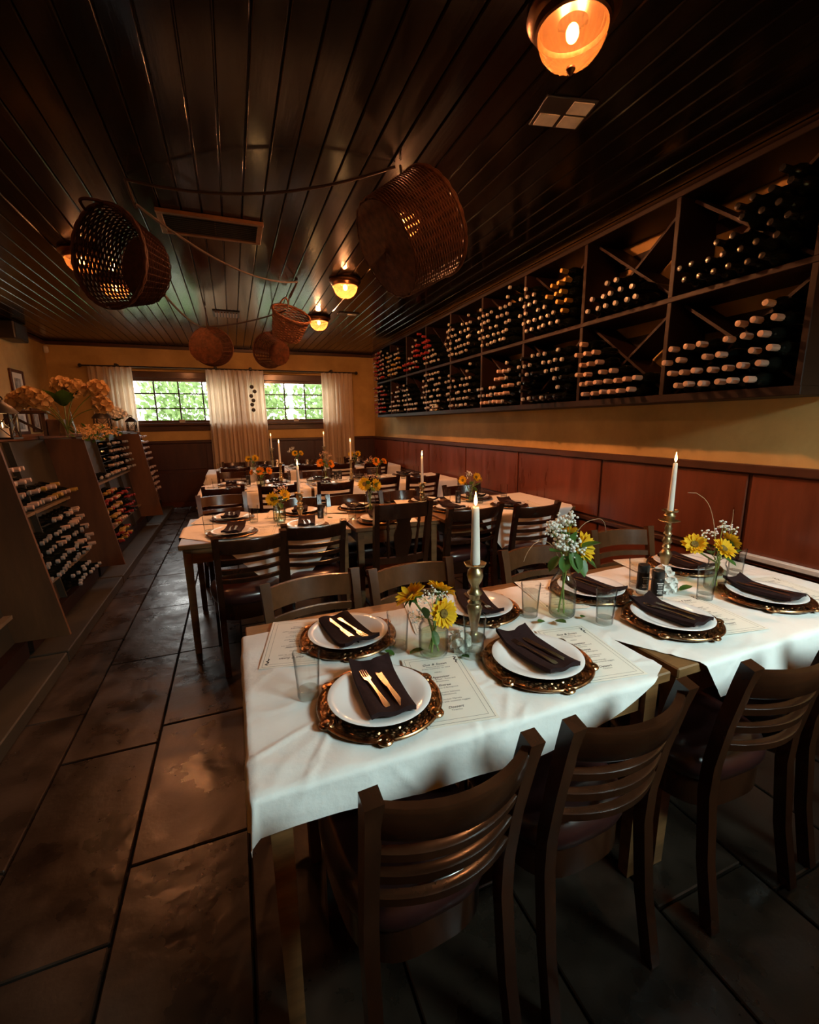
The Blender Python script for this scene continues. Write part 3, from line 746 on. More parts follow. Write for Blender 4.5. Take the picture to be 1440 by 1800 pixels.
rope('dark rope holding up the small basket pair', [(.70, 4.70, ZR), (.66, 4.98, 2.78), (.63, 5.0, 2.66)])
rope('dark rope running from the small basket pair to the reddish basket', sag((.62, 5.02, 2.64), (-.16, 6.0, 2.62), .03))
rope('dark rope running from the oval basket to the reddish basket', sag((-.32, 3.2, 2.26), (-.20, 5.98, 2.61), .05))
rope('dark rope holding up the lower basket of the small pair', [(.56, 5.78, ZR), (.55, 5.78, 2.53)])
rope('dark rope holding up the reddish basket', [(-.18, 6.0, ZR), (-.18, 6.0, 2.58)])

# ================================================================== ON TOP OF THE LEFT RACKS
def lantern(label, x, y, h, w, lit):
    t = thing('lantern', label, 'lantern', (x, y, 1.41))
    for sx in (-1, 1):
        for sy in (-1, 1): MB().tube([(sx * w, sy * w, 0), (sx * w, sy * w, h * .62)], .006, 6).build('corner_post', 'iron', t)
    MB().box((0, 0, .006), (w * 2.3, w * 2.3, .012)).build('base', 'iron', t)
    MB().lathe([(w * 1.5, h * .62), (w * 1.45, h * .66), (w * 1.0, h * .80), (w * .45, h * .9), (w * .3, h * .95)], 16).build('roof', 'iron', t)
    MB().tube([(w * .4 * cos(a), 0, h * .95 + w * .4 * sin(a)) for a in [i * pi / 10 for i in range(11)]], .005, 6).build('ring', 'iron', t)
    for sy in (-1, 1):
        MB().tube([(-w, sy * w, .01), (w, sy * w, h * .6)], .003, 5).build('cross_bar', 'iron', t); MB().tube([(w, sy * w, .01), (-w, sy * w, h * .6)], .003, 5).build('cross_bar', 'iron', t)
        MB().tube([(sy * w, -w, .01), (sy * w, w, h * .6)], .003, 5).build('cross_bar', 'iron', t); MB().tube([(sy * w, w, .01), (sy * w, -w, h * .6)], .003, 5).build('cross_bar', 'iron', t)
    c = thing('pillar_candle', 'pale pillar candle inside the ' + label.split(',')[0].split(' on ')[0], 'candle', (x, y, 1.422))
    MB().lathe([(w * .45, 0), (w * .45, h * .22), (w * .3, h * .21)], 14).build('wax', 'wax', c)
    if lit: flame(c, h * .215, .6)
def flame(parent, z, k=1.35, power=.55):
    MB().tube([(0, 0, z - .004), (.001, 0, z + .009)], .0011, 5).build('wick', 'wick', parent)
    MB().lathe([(.0006, z + .004), (.0042 * k, z + .010), (.0058 * k, z + .018), (.0046 * k, z + .028), (.0018 * k, z + .042), (.0004, z + .050)], 12).build('flame', 'flame', parent)
    d = bpy.data.lights.new('flame_light', 'POINT'); d.energy = power; d.color = (1.0, .50, .17); d.shadow_soft_size = .012
    l = bpy.data.objects.new('flame_light', d); COL.objects.link(l); l.parent = parent; l.location = (0, 0, z + .052)
lantern('dark iron lantern on the nearest left rack, lit by a candle', -1.37, 3.63, .26, .062, True)
lantern('rusty lantern on the long left rack, beside the white roses', -1.42, 6.25, .27, .07, False)
lantern('small dark lantern on the farthest left rack, before the window', -1.40, 7.75, .22, .055, False)
def petal_mesh(l, w, cup, n=3):
    b = MB()
    def fn(u, v):
        s = sin(pi * min(1, v * .92 + .08)) ** .6 if v < .999 else .02
        return ((u - .5) * w * s, v * l, cup * v * v * l + .25 * w * (2 * u - 1) ** 2 * s)
    return b.grid(fn, 2, n)
def hydra(name, label, c, R, m, n, rg, pet=.035, group=None):
    b = MB()
    P = petal_mesh(pet, pet * .9, .2)
    for i in range(n):
        ph = math.acos(1 - 1.75 * (i + .5) / n); a = i * 2.39996
        d = Vector((sin(ph) * cos(a), sin(ph) * sin(a), cos(ph)))
        for k in range(4):
            T = Matrix.Translation(d * R * rg.uniform(.85, 1.05)) @ aim(d) @ Matrix.Rotation(k * pi / 2 + a, 4, 'Z') @ Matrix.Rotation(rad(rg.uniform(5, 40)), 4, 'X')
            b.add([T @ Vector(v) for v in P.v], P.f)
    b.sphere((0, 0, 0), R * .8, 10, 6)
    return tag(b.build(name, m, None, c, ang=80), label, 'flower', group)
rg = random.Random(9)
vz = thing('flower_vase', 'clear fluted glass vase on the second left rack, under the cream hydrangeas', 'vase', (-1.29, 4.55, 1.41))
MB().lathe([(.062, 0), (.065, .01), (.058, .06), (.045, .14), (.040, .19), (.048, .235), (.060, .26)], 24, cap1=False).build('glass_body', 'glass', vz, ang=80)
MB().lathe([(.054, .006), (.050, .08), (.042, .13)], 16).build('water', 'water', vz)
HY = [(-.19, 0, .28), (-.095, -.05, .32), (-.015, -.10, .29), (.115, .02, .405), (.215, 0, .385), (.365, 0, .385), (.39, -.03, .25)]
HL = ['leftmost', 'second from left', 'left front', 'topmost', 'second topmost', 'far right upper', 'far right lower']
for (dx, dy, dz), w_ in zip(HY, HL):
    hydra('hydrangea_head', f'cream hydrangea head, {w_} one over the fluted vase', (-1.40 + dx, 4.55 + dy, 1.41 + dz), .055, 'cream', 24, rg, .042)
sb = MB()
for (dx, dy, dz) in HY: sb.tube(bez((0, 0, .02), ((dx - .11) * .1, dy * .1, .2), ((dx - .11) * .95, dy * .9, dz - .02), 8), .004, 5)
sb.build('stems', 'stem', vz, ang=80)
lf = MB(); LFm = petal_mesh(.19, .11, .2, 4)
for a in (20, 80, 140, 200, 250, 320):
    T = Matrix.Translation((0, 0, .24)) @ Matrix.Rotation(rad(a), 4, 'Z') @ Matrix.Rotation(rad(30), 4, 'X'); lf.add([T @ Vector(v) for v in LFm.v], LFm.f)
lf.build('leaves', 'leaf', vz, ang=80)
# garland of small blossoms
gb = MB(); gl = MB(); Pm = petal_mesh(.022, .018, .2, 2); Lm = petal_mesh(.05, .022, .15, 2)
for i in range(190):
    y = rg.uniform(4.7, 6.2); x = -1.33 + rg.uniform(-.09, .09); z = 1.425 + rg.random() ** 1.5 * .09 * (1 - abs(x + 1.33) * 5)
    if rg.random() < .25: x = -1.22 + rg.uniform(-.02, .03); z = 1.40 + rg.uniform(-.05, .03)
    d = Vector((rg.uniform(-1, 1), rg.uniform(-1, 1), rg.uniform(.1, 1))).normalized()
    for k in range(5):
        T = Matrix.Translation((x, y, z)) @ aim(d) @ Matrix.Rotation(k * 2 * pi / 5, 4, 'Z') @ Matrix.Rotation(rad(25), 4, 'X'); gb.add([T @ Vector(v) for v in Pm.v], Pm.f)
    if i % 2:
        T = Matrix.Translation((x, y, z - .01)) @ aim(d) @ Matrix.Rotation(rg.uniform(0, 6), 4, 'Z'); gl.add([T @ Vector(v) for v in Lm.v], Lm.f)
ga = thing('blossom_garland', 'trailing garland of small pale blossoms along the long left rack', 'garland')
o = gb.build('blossoms', 'cream', ga, ang=80); o['kind'] = 'stuff'; o = gl.build('leaves', 'leaf', ga, ang=80); o['kind'] = 'stuff'
MB().tube([(-1.33 + .02 * sin(k), 4.7 + k * .15, 1.423 + .005 * sin(k * 2)) for k in range(11)], .006, 5).build('vine', 'twig', ga)
v2_ = thing('flower_vase', 'small glass vase of white roses on the long left rack', 'vase', (-1.38, 6.75, 1.41))
MB().lathe([(.05, 0), (.062, .03), (.06, .08), (.04, .12), (.05, .15)], 20, cap1=False).build('glass_body', 'glass', v2_, ang=80)
lf = MB()
for a in range(0, 360, 40):
    T = Matrix.Translation((0, 0, .14)) @ Matrix.Rotation(rad(a), 4, 'Z') @ Matrix.Rotation(rad(15), 4, 'X'); lf.add([T @ (Vector(v) * .45) for v in LFm.v], LFm.f)
lf.build('leaves', 'leaf', v2_, ang=80)
for k, (dx, dy, dz) in enumerate(((-.06, 0, .25), (.0, .03, .27), (.05, -.03, .25), (.01, -.06, .22), (.075, .04, .22))):
    hydra('rose', f'white rose, {("leftmost", "topmost", "right upper", "front", "rightmost")[k]} one in the small vase on the long left rack', (-1.38 + dx, 6.75 + dy, 1.41 + dz), .04, 'white_bloom', 16, rg, .03)
ws = thing('wooden_stand', 'wooden stand with a flat top beside the fluted vase on the left rack', 'stand', (-1.62, 4.75, 1.41), rad(10))
MB().box((0, 0, .20), (.30, .2, .025), bev=.004).build('top', 'pine', ws)
for sx in (-.12, .12): MB().box((sx, 0, .094), (.025, .18, .188), bev=.003).build('leg', 'pine', ws)
MB().box((0, 0, .10), (.22, .02, .02), mat=Matrix.Rotation(rad(35), 3, 'Y')).build('brace', 'pine', ws)
MB().box((.20, -.05, .07), (.12, .1, .14), bev=.004).build('side_block', 'pine', ws)

# ================================================================== TABLES
TOP = .75
def table(label, x0, x1, y0, y1):
    cx, cy = (x0 + x1) / 2, (y0 + y1) / 2; w, d = x1 - x0, y1 - y0
    t = thing('dining_table', label, 'table', (cx, cy, 0))
    MB().box((0, 0, TOP - .0165), (w, d, .033), bev=.004).build('tabletop', 'table_wood', t)
    ap = MB()
    for c, dd in (((0, -d / 2 + .05, .665), (w - .14, .022, .10)), ((0, d / 2 - .05, .665), (w - .14, .022, .10)), ((-w / 2 + .05, 0, .665), (.022, d - .14, .10)), ((w / 2 - .05, 0, .665), (.022, d - .14, .10))): MB().box(c, dd).build('apron', 'table_wood', t)
    leg = MB(); n = 6
    leg.lathe([(.026, 0), (.034, .717)], 4, Matrix.Rotation(pi / 4, 4, 'Z'))
    lm = leg.mesh('leg', 'table_wood')
    for sx in (-1, 1):
        for sy in (-1, 1): link('leg', lm, t, (sx * (w / 2 - .045), sy * (d / 2 - .045), 0))
    return t
R1 = (.82, 1.63); R2 = (2.98, 3.83); R3 = (5.15, 5.98); R4 = (7.30, 8.12)
TB = {'1a': (-.02, 1.145, *R1), '1b': (1.175, 2.36, *R1), '2a': (-.38, .72, *R2), '2b': (.75, 1.42, *R2), '2c': (1.45, 2.72, *R2),
      '3a': (-.40, .74, *R3), '3b': (.77, 2.70, *R3), '4a': (-.42, .74, *R4), '4b': (.77, 2.70, *R4)}
TL = {'1a': 'brown wooden dining table at the aisle end of the front row', '1b': 'brown wooden dining table at the wall end of the front row', '2a': 'brown wooden dining table at the aisle end of the second row',
      '2b': 'small bare brown table in the middle of the second row', '2c': 'brown wooden dining table at the wall end of the second row', '3a': 'dining table at the aisle end of the third row', '3b': 'dining table at the wall end of the third row',
      '4a': 'dining table at the aisle end of the back row', '4b': 'dining table at the wall end of the back row'}
for k in TB: table(TL[k], *TB[k])

def fold(o, r=.012, flare=.10):
    q = r * pi / 2
    if o < q: a = o / r; return r * sin(a), r * (1 - cos(a))
    return r + (o - q) * flare, r + (o - q) * .995
def cloth(label, quad, rect, nu, nv, seed, amp=.004, wob=.012, sag=.03, lift=.0015):
    NL, NR, FR, FL = [Vector(q).to_3d() for q in quad]
    x0, x1, y0, y1 = rect
    rc = random.Random(int(seed * 10)); CR = []
    for _ in range(34):
        a = Vector((rc.uniform(min(NL.x, FL.x), max(NR.x, FR.x)), rc.uniform(min(NL.y, NR.y), max(FL.y, FR.y)))); th = rc.uniform(0, pi)
        CR.append((a, Vector((cos(th), sin(th))), rc.uniform(.12, .40), rc.uniform(.4, 1.0) * rc.choice((1, 1, -.6))))
    def crease(x, y):
        h = 0
        for a, d, ln, k in CR:
            w = Vector((x, y)) - a; s_ = w.dot(d)
            if abs(s_) > ln / 2: continue
            ds = abs(w.x * d.y - w.y * d.x + .02 * sin(s_ * 9))
            if ds < .015: h += k * (1 - ds / .015) * (1 - (2 * s_ / ln) ** 2)
        return h
    def fn(u, v):
        p = (NL * (1 - u) + NR * u) * (1 - v) + (FL * (1 - u) + FR * u) * v
        # slightly uneven hem
        e = .010 * noise.noise(Vector((u * 3, v * 3, seed + 4)))
        p = p + Vector((e, -e - sag * sin(pi * u ** 1.6) * (1 - v), 0))
        ox = x0 - p.x if p.x < x0 else (x1 - p.x if p.x > x1 else 0.0)   # signed outwards
        oy = y0 - p.y if p.y < y0 else (y1 - p.y if p.y > y1 else 0.0)
        bx, by = min(max(p.x, x0), x1), min(max(p.y, y0), y1)
        hyp = sqrt(ox * ox + oy * oy)
        q = Vector((p.x * 3.2, p.y * 3.2, seed))
        n1 = noise.noise(q); n2 = noise.noise(q * 2.3 + Vector((5, 2, 1))); n3 = noise.noise(q * 5.0)
        rot = Vector((p.x * 2.2 + p.y * 4.1, p.x * -1.2 + p.y * 1.4, seed * 2))
        cr = max(0, 1 - abs(noise.noise(rot)) * 7) * .9 + max(0, 1 - abs(noise.noise(Vector((p.x * 4.5 - p.y * 2.5, p.x * 1.2 + p.y * 3.5, seed + 9)))) * 8) * .7
        wr_ = amp * (.35 + .45 * n1 + .3 * n2 + .2 * n3 + .5 * cr + .85 * crease(p.x, p.y))
        if hyp < 1e-6: return (p.x, p.y, TOP + lift + max(0, min(wr_, amp * 1.06)))
        dx, dy = -ox / hyp, -oy / hyp
        out, down = fold(hyp)
        ang = math.atan2(dy, dx)
        tpar = bx * abs(dy) + by * abs(dx)
        k = min(1, down / .12)
        wv = wob * k * (sin(tpar * 17 + seed) * .5 + noise.noise(Vector((tpar * 6, down * 3, seed))) * 1.2)
        if abs(ox) > 1e-6 and abs(oy) > 1e-6: wv += k * .018 * sin(4 * ang + seed)
        wv = max(wv, -out + .004)
        out = out + wv + wr_ * .7 * (1 - .3 * k) + .002
        return (bx + dx * out, by + dy * out, TOP + lift + amp * .3 - down)
    b = MB().grid(fn, nu, nv)
    return tag(b.build('tablecloth', 'cloth', None, ang=75), label, 'tablecloth')
BIG = 9.0
cloth('creased white cloth over the aisle table of the front row, hanging at its near edge', [(-.115, .72), (1.14, .848), (1.135, 1.55), (-.065, 1.54)], (-.02, BIG, R1[0] - .004, R1[1]), 210, 150, 3.0, .0065, .004, .10, .0030)
cloth('white cloth over the wall table of the front row, its near corner hanging', [(1.34, .69), (2.42, .70), (2.42, 1.61), (.82, 1.55)], (-BIG, 2.364, R1[0] - .002, R1[1]), 160, 120, 7.0, .0055, .005, .03, .0008)
cloth('white cloth laid cornerwise over the aisle table of the second row', [(.30, 2.50), (.86, 3.42), (.15, 4.02), (-.55, 3.36)], (-.385, BIG, R2[0] - .004, R2[1] + .004), 80, 80, 12.0, .003, .02)
cloth('white cloth with long hanging corner over the wall table of the second row', [(2.12, 2.44), (2.735, 3.05), (2.735, 3.82), (1.30, 3.60)], (-BIG, BIG, R2[0] - .004, R2[1] + .004), 80, 80, 17.0, .003, .02)
cloth('white cloth over the aisle table of the third row', [(-.50, 5.02), (.78, 4.94), (.80, 5.95), (-.42, 5.96)], (-.405, BIG, R3[0] - .004, R3[1] + .004), 50, 40, 22.0, .003, .015)
cloth('white cloth over the wall table of the third row', [(.82, 4.96), (2.69, 4.93), (2.69, 5.96), (.80, 5.96)], (-BIG, BIG, R3[0] - .004, R3[1] + .004), 60, 40, 27.0, .003, .015)
cloth('white cloth over the aisle table of the back row', [(-.58, 7.12), (.78, 7.10), (.78, 8.10), (-.48, 8.11)], (-.425, BIG, R4[0] - .004, R4[1] + .004), 50, 40, 32.0, .003, .015)
cloth('white cloth over the wall table of the back row', [(.80, 7.12), (2.69, 7.12), (2.69, 8.10), (.80, 8.10)], (-BIG, BIG, R4[0] - .004, R4[1] + .004), 50, 40, 37.0, .003, .015)

# ================================================================== CHAIRS
def chair_proto(W_='chair_wood'):
    t = thing('dining_chair', 'dark ladder-back dining chair', 'chair')
    def sup(r, z, n=40, ex=3.2, k=(.205, .205), yo=.01):
        o = []
        for i in range(n):
            a = 2 * pi * i / n; c, s = cos(a), sin(a)
            x = (abs(c) ** (2 / ex)) * (1 if c > 0 else -1); y = (abs(s) ** (2 / ex)) * (1 if s > 0 else -1)
            w = 1 + .06 * y
            o.append((x * k[0] * r * w, y * k[1] * r + yo, z))
        return o
    def loft(rows):
        n = len(rows[0]); b = MB(); vs = [p for r in rows for p in r]; fs = []
        for k in range(len(rows) - 1):
            for i in range(n): j = (i + 1) % n; fs.append((k * n + i, k * n + j, (k + 1) * n + j, (k + 1) * n + i))
        fs += [tuple(reversed(range(n))), tuple(range((len(rows) - 1) * n, len(rows) * n))]
        return b.add(vs, fs)
    loft([sup(.97, .400), sup(1.01, .408), sup(1.045, .428), sup(1.045, .45), sup(.99, .475), sup(.86, .491), sup(.6, .499), sup(.2, .502)]).build('seat', 'vinyl', t, ang=60)
    loft([sup(.95, .305), sup(.98, .312), sup(.98, .402), sup(.9, .402)]).build('seat_frame', W_, t)
    lf = MB().strip([(-.175, .175, 0), (-.172, .172, .40)], .034, .034).mesh('leg', W_)
    link('leg', lf, t); q = link('leg', lf, t); q.scale = (-1, 1, 1)
    pth = [(-.188, -.275, 0), (-.184, -.235, .2), (-.182, -.212, .42), (-.182, -.215, .52), (-.184, -.236, .66), (-.188, -.266, .80), (-.19, -.282, .862)]
    rl = MB().strip(pth, [.034, .034, .036, .036, .034, .036, .040], .036).mesh('leg', W_)
    link('leg', rl, t); q = link('leg', rl, t); q.scale = (-1, 1, 1)
    def back_y(z):
        for (a, b) in zip(pth[:-1], pth[1:]):
            if a[2] <= z <= b[2]: return a[1] + (b[1] - a[1]) * (z - a[2]) / (b[2] - a[2])
        return pth[-1][1]
    def curved(z0, z1, th, sg, n=14):
        b = MB(); vs = []
        for i in range(n + 1):
            s = -1 + 2 * i / n; x = s * .178
            for (z, o) in ((z0, -1), (z0 + .1 * (z1 - z0), -1.25), (z1 - .1 * (z1 - z0), -1.25), (z1, -1), (z1, 1), (z0, 1)):
                vs.append((x, back_y(z) - sg * (1 - s * s) + o * th / 2 * (.8 if abs(o) == 1 else 1), z))
        m = 6; fs = [tuple(range(m)), tuple(reversed(range(n * m, (n + 1) * m)))]
        for k in range(n):
            for i in range(m): j = (i + 1) % m; fs.append((k * m + i, (k + 1) * m + i, (k + 1) * m + j, k * m + j))
        return b.add(vs, fs)
    curved(.755, .842, .024, .052).build('top_rail', W_, t, ang=40)
    for z in (.695, .632, .569): curved(z, z + .027, .020, .046).build('slat', W_, t, ang=40)
    MB().box((0, .173, .24), (.32, .018, .024), bev=.004).build('stretcher', W_, t)
    return t
CHS = {'chair_wood': [chair_proto(), False], 'lit_chair_wood': [chair_proto('lit_chair_wood'), False]}
def chair(label, x, y, rz, sc=(1, 1, 1), wood='chair_wood'):
    P_ = CHS[wood]
    if not P_[1]:
        P_[1] = True; c = P_[0]; c.location = (x, y, 0); c.rotation_euler = (0, 0, rz); c.scale = sc; c['label'] = label; return c
    return dup(P_[0], (x, y, 0), rz, label, None, sc)
LB = 'lit ladder-back dining chair'
CG = 'dining chairs around the tables'
NE = ['first', 'second', 'third', 'fourth', 'fifth']
def cl(i, side, row, extra='dark ladder-back dining chair'): return f'{extra}, {NE[i]} from the aisle on the {side} side of the {row}'
for i, (x, y, r, sc) in enumerate(((.32, .905, 3, .9), (.775, .92, 2, .92), (1.37, .915, -1, .95), (1.86, .93, 0, .95))): chair(cl(i, 'near', 'front row'), x, y, rad(r), (sc, 1, 1))
for i, (x, y, r, sc) in enumerate(((.29, 1.50, 180 + 8, 1), (.715, 1.49, 184, 1), (1.385, 1.50, 183, 1), (2.02, 1.60, 172, 1))): chair(cl(i, 'far', 'front row', LB), x, y, rad(r), (sc, 1, 1), 'lit_chair_wood')
for i, (x, y, r, sc) in enumerate(((-.0, 2.93, 8, 1), (.435, 3.08, 0, 1), (1.64, 3.14, 4, 1.2), (2.14, 3.03, 0, 1))): chair(cl(i if i < 2 else i + 1, 'near', 'second row'), x, y, rad(r), (sc, 1, 1))
for i, (x, y, r, sc) in enumerate(((-.11, 4.10, 188, 1.05), (.49, 3.62, 184, 1), (.93, 3.60, 182, 1), (1.42, 3.62, 180, 1), (2.1, 3.66, 178, 1))): chair(cl(i, 'far', 'second row', LB if i == 0 else 'dark ladder-back dining chair'), x, y, rad(r), (sc, 1, 1), 'lit_chair_wood' if i == 0 else 'chair_wood')
for i, (x, y, r, sc) in enumerate(((-.165, 5.2, 4, 1), (.39, 5.15, 2, 1), (.99, 5.10, 4, 1), (1.62, 5.3, 4, 1), (2.10, 5.2, 2, 1.05))): chair(cl(i, 'near', 'third row'), x, y, rad(r), (sc, 1, 1))
for i, (x, y, r, sc) in enumerate(((-.07, 6.28, 176, 1), (.46, 5.84, 180, 1), (1.0, 5.85, 180, 1), (1.75, 5.86, 180, 1))): chair(cl(i, 'far', 'third row'), x, y, rad(r), (sc, 1, 1))
for i, (x, y, r, sc) in enumerate(((-.015, 7.42, 0, 1), (.49, 7.40, 0, 1), (1.12, 7.45, 0, 1), (1.62, 7.42, 0, 1), (2.2, 7.42, 0, 1))): chair(cl(i, 'near', 'back row'), x, y, rad(r), (sc, 1, 1))
for i, (x, y, r, sc) in enumerate(((-.02, 7.96, 180, 1), (.5, 7.98, 180, 1), (1.2, 7.97, 180, 1), (2.12, 8.0, 180, 1))): chair(cl(i, 'far', 'back row'), x, y, rad(r), (sc, 1, 1))
# the one splat-back chair
def splat_chair(label, x, y, rz):
    t = thing('splat_chair', label, 'chair', (x, y, 0), rz)
    pth = [(-.185, -.26, 0), (-.182, -.215, .42), (-.182, -.215, .52), (-.19, -.25, .76), (-.195, -.285, .965)]
    rl = MB().strip(pth, [.034, .038, .038, .036, .034], .036).mesh('leg', 'chair_wood')
    link('leg', rl, t); q = link('leg', rl, t); q.scale = (-1, 1, 1)
    lf = MB().strip([(-.175, .175, 0), (-.172, .172, .42)], .034, .034).mesh('leg', 'chair_wood')
    link('leg', lf, t); q = link('leg', lf, t); q.scale = (-1, 1, 1)
    MB().box((0, -.01, .44), (.40, .42, .035), bev=.012).build('seat', 'chair_wood', t)
    for z, nm in ((.40, 'seat_frame'),): MB().box((0, -.01, z), (.36, .38, .05)).build(nm, 'chair_wood', t)
    MB().strip([(-.19, -.268, .905), (-.1, -.285, .905), (0, -.29, .905), (.1, -.285, .905), (.19, -.268, .905)], .10, .024, (0, 0, 1)).build('top_rail', 'chair_wood', t)
    MB().strip([(-.185, -.222, .56), (0, -.236, .555), (.185, -.222, .56)], .045, .024, (0, 0, 1)).build('lower_rail', 'chair_wood', t)
    b = MB(); vs = []; prof = [(.57, .042), (.62, .05), (.68, .062), (.74, .066), (.80, .05), (.83, .044), (.86, .058)]
    for z, w in prof:
        yy = -.232 - (z - .57) * .17
        vs += [(-w, yy - .007, z), (w, yy - .007, z), (w, yy + .007, z), (-w, yy + .007, z)]
    fs = []
    for k in range(len(prof) - 1):
        for i in range(4): j = (i + 1) % 4; fs.append((k * 4 + i, k * 4 + j, k * 4 + 4 + j, k * 4 + 4 + i))
    b.add(vs, fs).build('splat', 'chair_wood', t)
    for sx in (-1, 1):
        p0, p1 = Vector((sx * .10, -.232, .575)), Vector((sx * .115, -.282, .86)); d = p1 - p0
        MB().lathe([(.008, 0), (.012, .02), (.008, .035), (.013, .05), (.011, .12), (.008, .19), (.013, .22), (.008, .24), (.012, .26), (.008, .29)], 10, Matrix.Translation(p0) @ aim(d)).build('spindle', 'chair_wood', t)
    for sx in (-1, 1): MB().box((sx * .176, -.03, .18), (.018, .40, .022)).build('stretcher', 'chair_wood', t)
    MB().box((0, .173, .24), (.32, .018, .024)).build('stretcher', 'chair_wood', t)
splat_chair('taller dark splat-back chair with turned spindles, third from the aisle, second row near side', 1.0, 2.98, rad(3))

# ================================================================== PLACE SETTINGS
ZT = TOP + .0102
def charger_mesh():
    lobes, n = 6, 240
    prof = [(.0, .003), (.06, .003), (.110, .0035), (.118, .006)] + [(.122 + .0026 * q, .0075 + .0012 * q / 13) for q in range(14)] + [(.1585, .0115), (.161, .0125), (.163, .011), (.1645, .007), (.160, .002), (.11, .0), (.0, .0)]
    vs = []
    for k, (r, z) in enumerate(prof):
        for i in range(n):
            a = 2 * pi * i / n
            c = abs(cos(lobes * a / 2)) if True else 0
            sc = 1 - .055 * (1 - min(1, abs(sin(lobes * a / 2)) * 3.0)) if r > .13 else 1
            rel = 0
            if .124 < r < .156: rel = .0024 * (sin(36 * a + 500 * r) * sin(330 * r + 12 * a) + .6 * sin(24 * a - 430 * r) * cos(260 * r)) - .0012
            rr = max(r, 1e-4) * sc
            vs.append((rr * cos(a), rr * sin(a), z + rel))
    fs = []
    for k in range(len(prof) - 1):
        for i in range(n): j = (i + 1) % n; fs.append((k * n + i, k * n + j, (k + 1) * n + j, (k + 1) * n + i))
    return MB().add(vs, fs).mesh('charger_plate', 'bronze', 40)
CHG = charger_mesh()
MED = MB().lathe([(.019, 0), (.020, .004), (.017, .0075), (.013, .006), (.010, .007), (.007, .0105), (.003, .011), (.0005, .0105)], 18).mesh('medallion', 'bronze', 40)
PLATE = MB().lathe([(.0005, 0), (.07, 0), (.074, .002), (.088, .007), (.118, .0155), (.134, .0195), (.1355, .0205), (.134, .0215), (.116, .0180), (.092, .0105), (.082, .0055), (.076, .0042), (.0005, .0040)], 64, cap0=False, cap1=False).mesh('dinner_plate', 'china', 50)
def napkin_mesh(seed):
    W2, L2 = .058, .118
    def top(u, v, o):
        x = (u - .5) * 2 * W2 * (1 + .06 * (v - .5)); y = (v - .5) * 2 * L2
        z = .004 + .010 * abs(2 * v - 1) ** 2.2 + .0045 * (1 - (2 * u - 1) ** 2) * 0
        z += .012 * max(0, v - .8) / .2 * (.6 + .8 * abs(2 * u - 1)) + .0025 * sin(u * 9 + seed) * sin(v * 5 + seed) + .003 * sin(2 * pi * u * 1.5 + 2 * v)
        y += (.010 * (abs(2 * u - 1) - .5) * 2) * max(0, v - .7) / .3
        return (x, y, z + o)
    nu, nv = 12, 20; b = MB()
    vs = [top(i / nu, j / nv, .0125) for j in range(nv + 1) for i in range(nu + 1)] + [top(i / nu, j / nv, 0) for j in range(nv + 1) for i in range(nu + 1)]
    N = (nu + 1) * (nv + 1); fs = []
    for j in range(nv):
        for i in range(nu):
            a = j * (nu + 1) + i; fs += [(a, a + 1, a + nu + 2, a + nu + 1), (N + a + nu + 1, N + a + nu + 2, N + a + 1, N + a)]
    for i in range(nu): fs += [(i + 1, i, N + i, N + i + 1)]; a = nv * (nu + 1) + i; fs += [(a, a + 1, N + a + 1, N + a)]
    for j in range(nv): a = j * (nu + 1); fs += [(a, a + nu + 1, N + a + nu + 1, N + a)]; a += nu; fs += [(a + nu + 1, a, N + a, N + a + nu + 1)]
    return b.add(vs, fs).mesh('napkin', 'napkin', 50)
NAP = [napkin_mesh(s) for s in (0.3, 1.7, 3.9)]
def fork_b():
    h = MB().strip([(0, -.095, .003), (0, -.085, .0035), (0, -.05, .0045), (0, .0, .005), (0, .03, .0035), (0, .042, .003)], [.012, .017, .010, .007, .008, .020], .0026)
    t = MB()
    for k in range(4): t.strip([((k - 1.5) * .0058, .040, .003), ((k - 1.5) * .0058, .062, .002), ((k - 1.5) * .0056, .094, .0055)], [.0040, .0030, .0018], .0020)
    t.box((0, .046, .0028), (.0215, .012, .0022))
    return h, t
def knife_b():
    h = MB().strip([(0, -.11, .0045), (0, -.10, .005), (0, -.05, .005), (0, -.005, .0045)], [.013, .015, .013, .010], .006)
    b = MB().strip([(0, -.006, .0045), (0, .01, .0042), (0, .06, .004), (.002, .10, .004), (.004, .118, .004)], [.012, .016, .018, .013, .003], .0018)
    return h, b
FH, FT = fork_b(); KH, KB = knife_b()
FHm, FTm, KHm, KBm = FH.mesh('handle', 'steel', 40), FT.mesh('tines', 'steel', 40), KH.mesh('handle', 'steel', 40), KB.mesh('blade', 'steel', 40)
FF = MB().add(FH.v, FH.f).add(FT.v, FT.f).mesh('fork', 'steel', 40); KK = MB().add(KH.v, KH.f).add(KB.v, KB.f).mesh('knife', 'steel', 40)
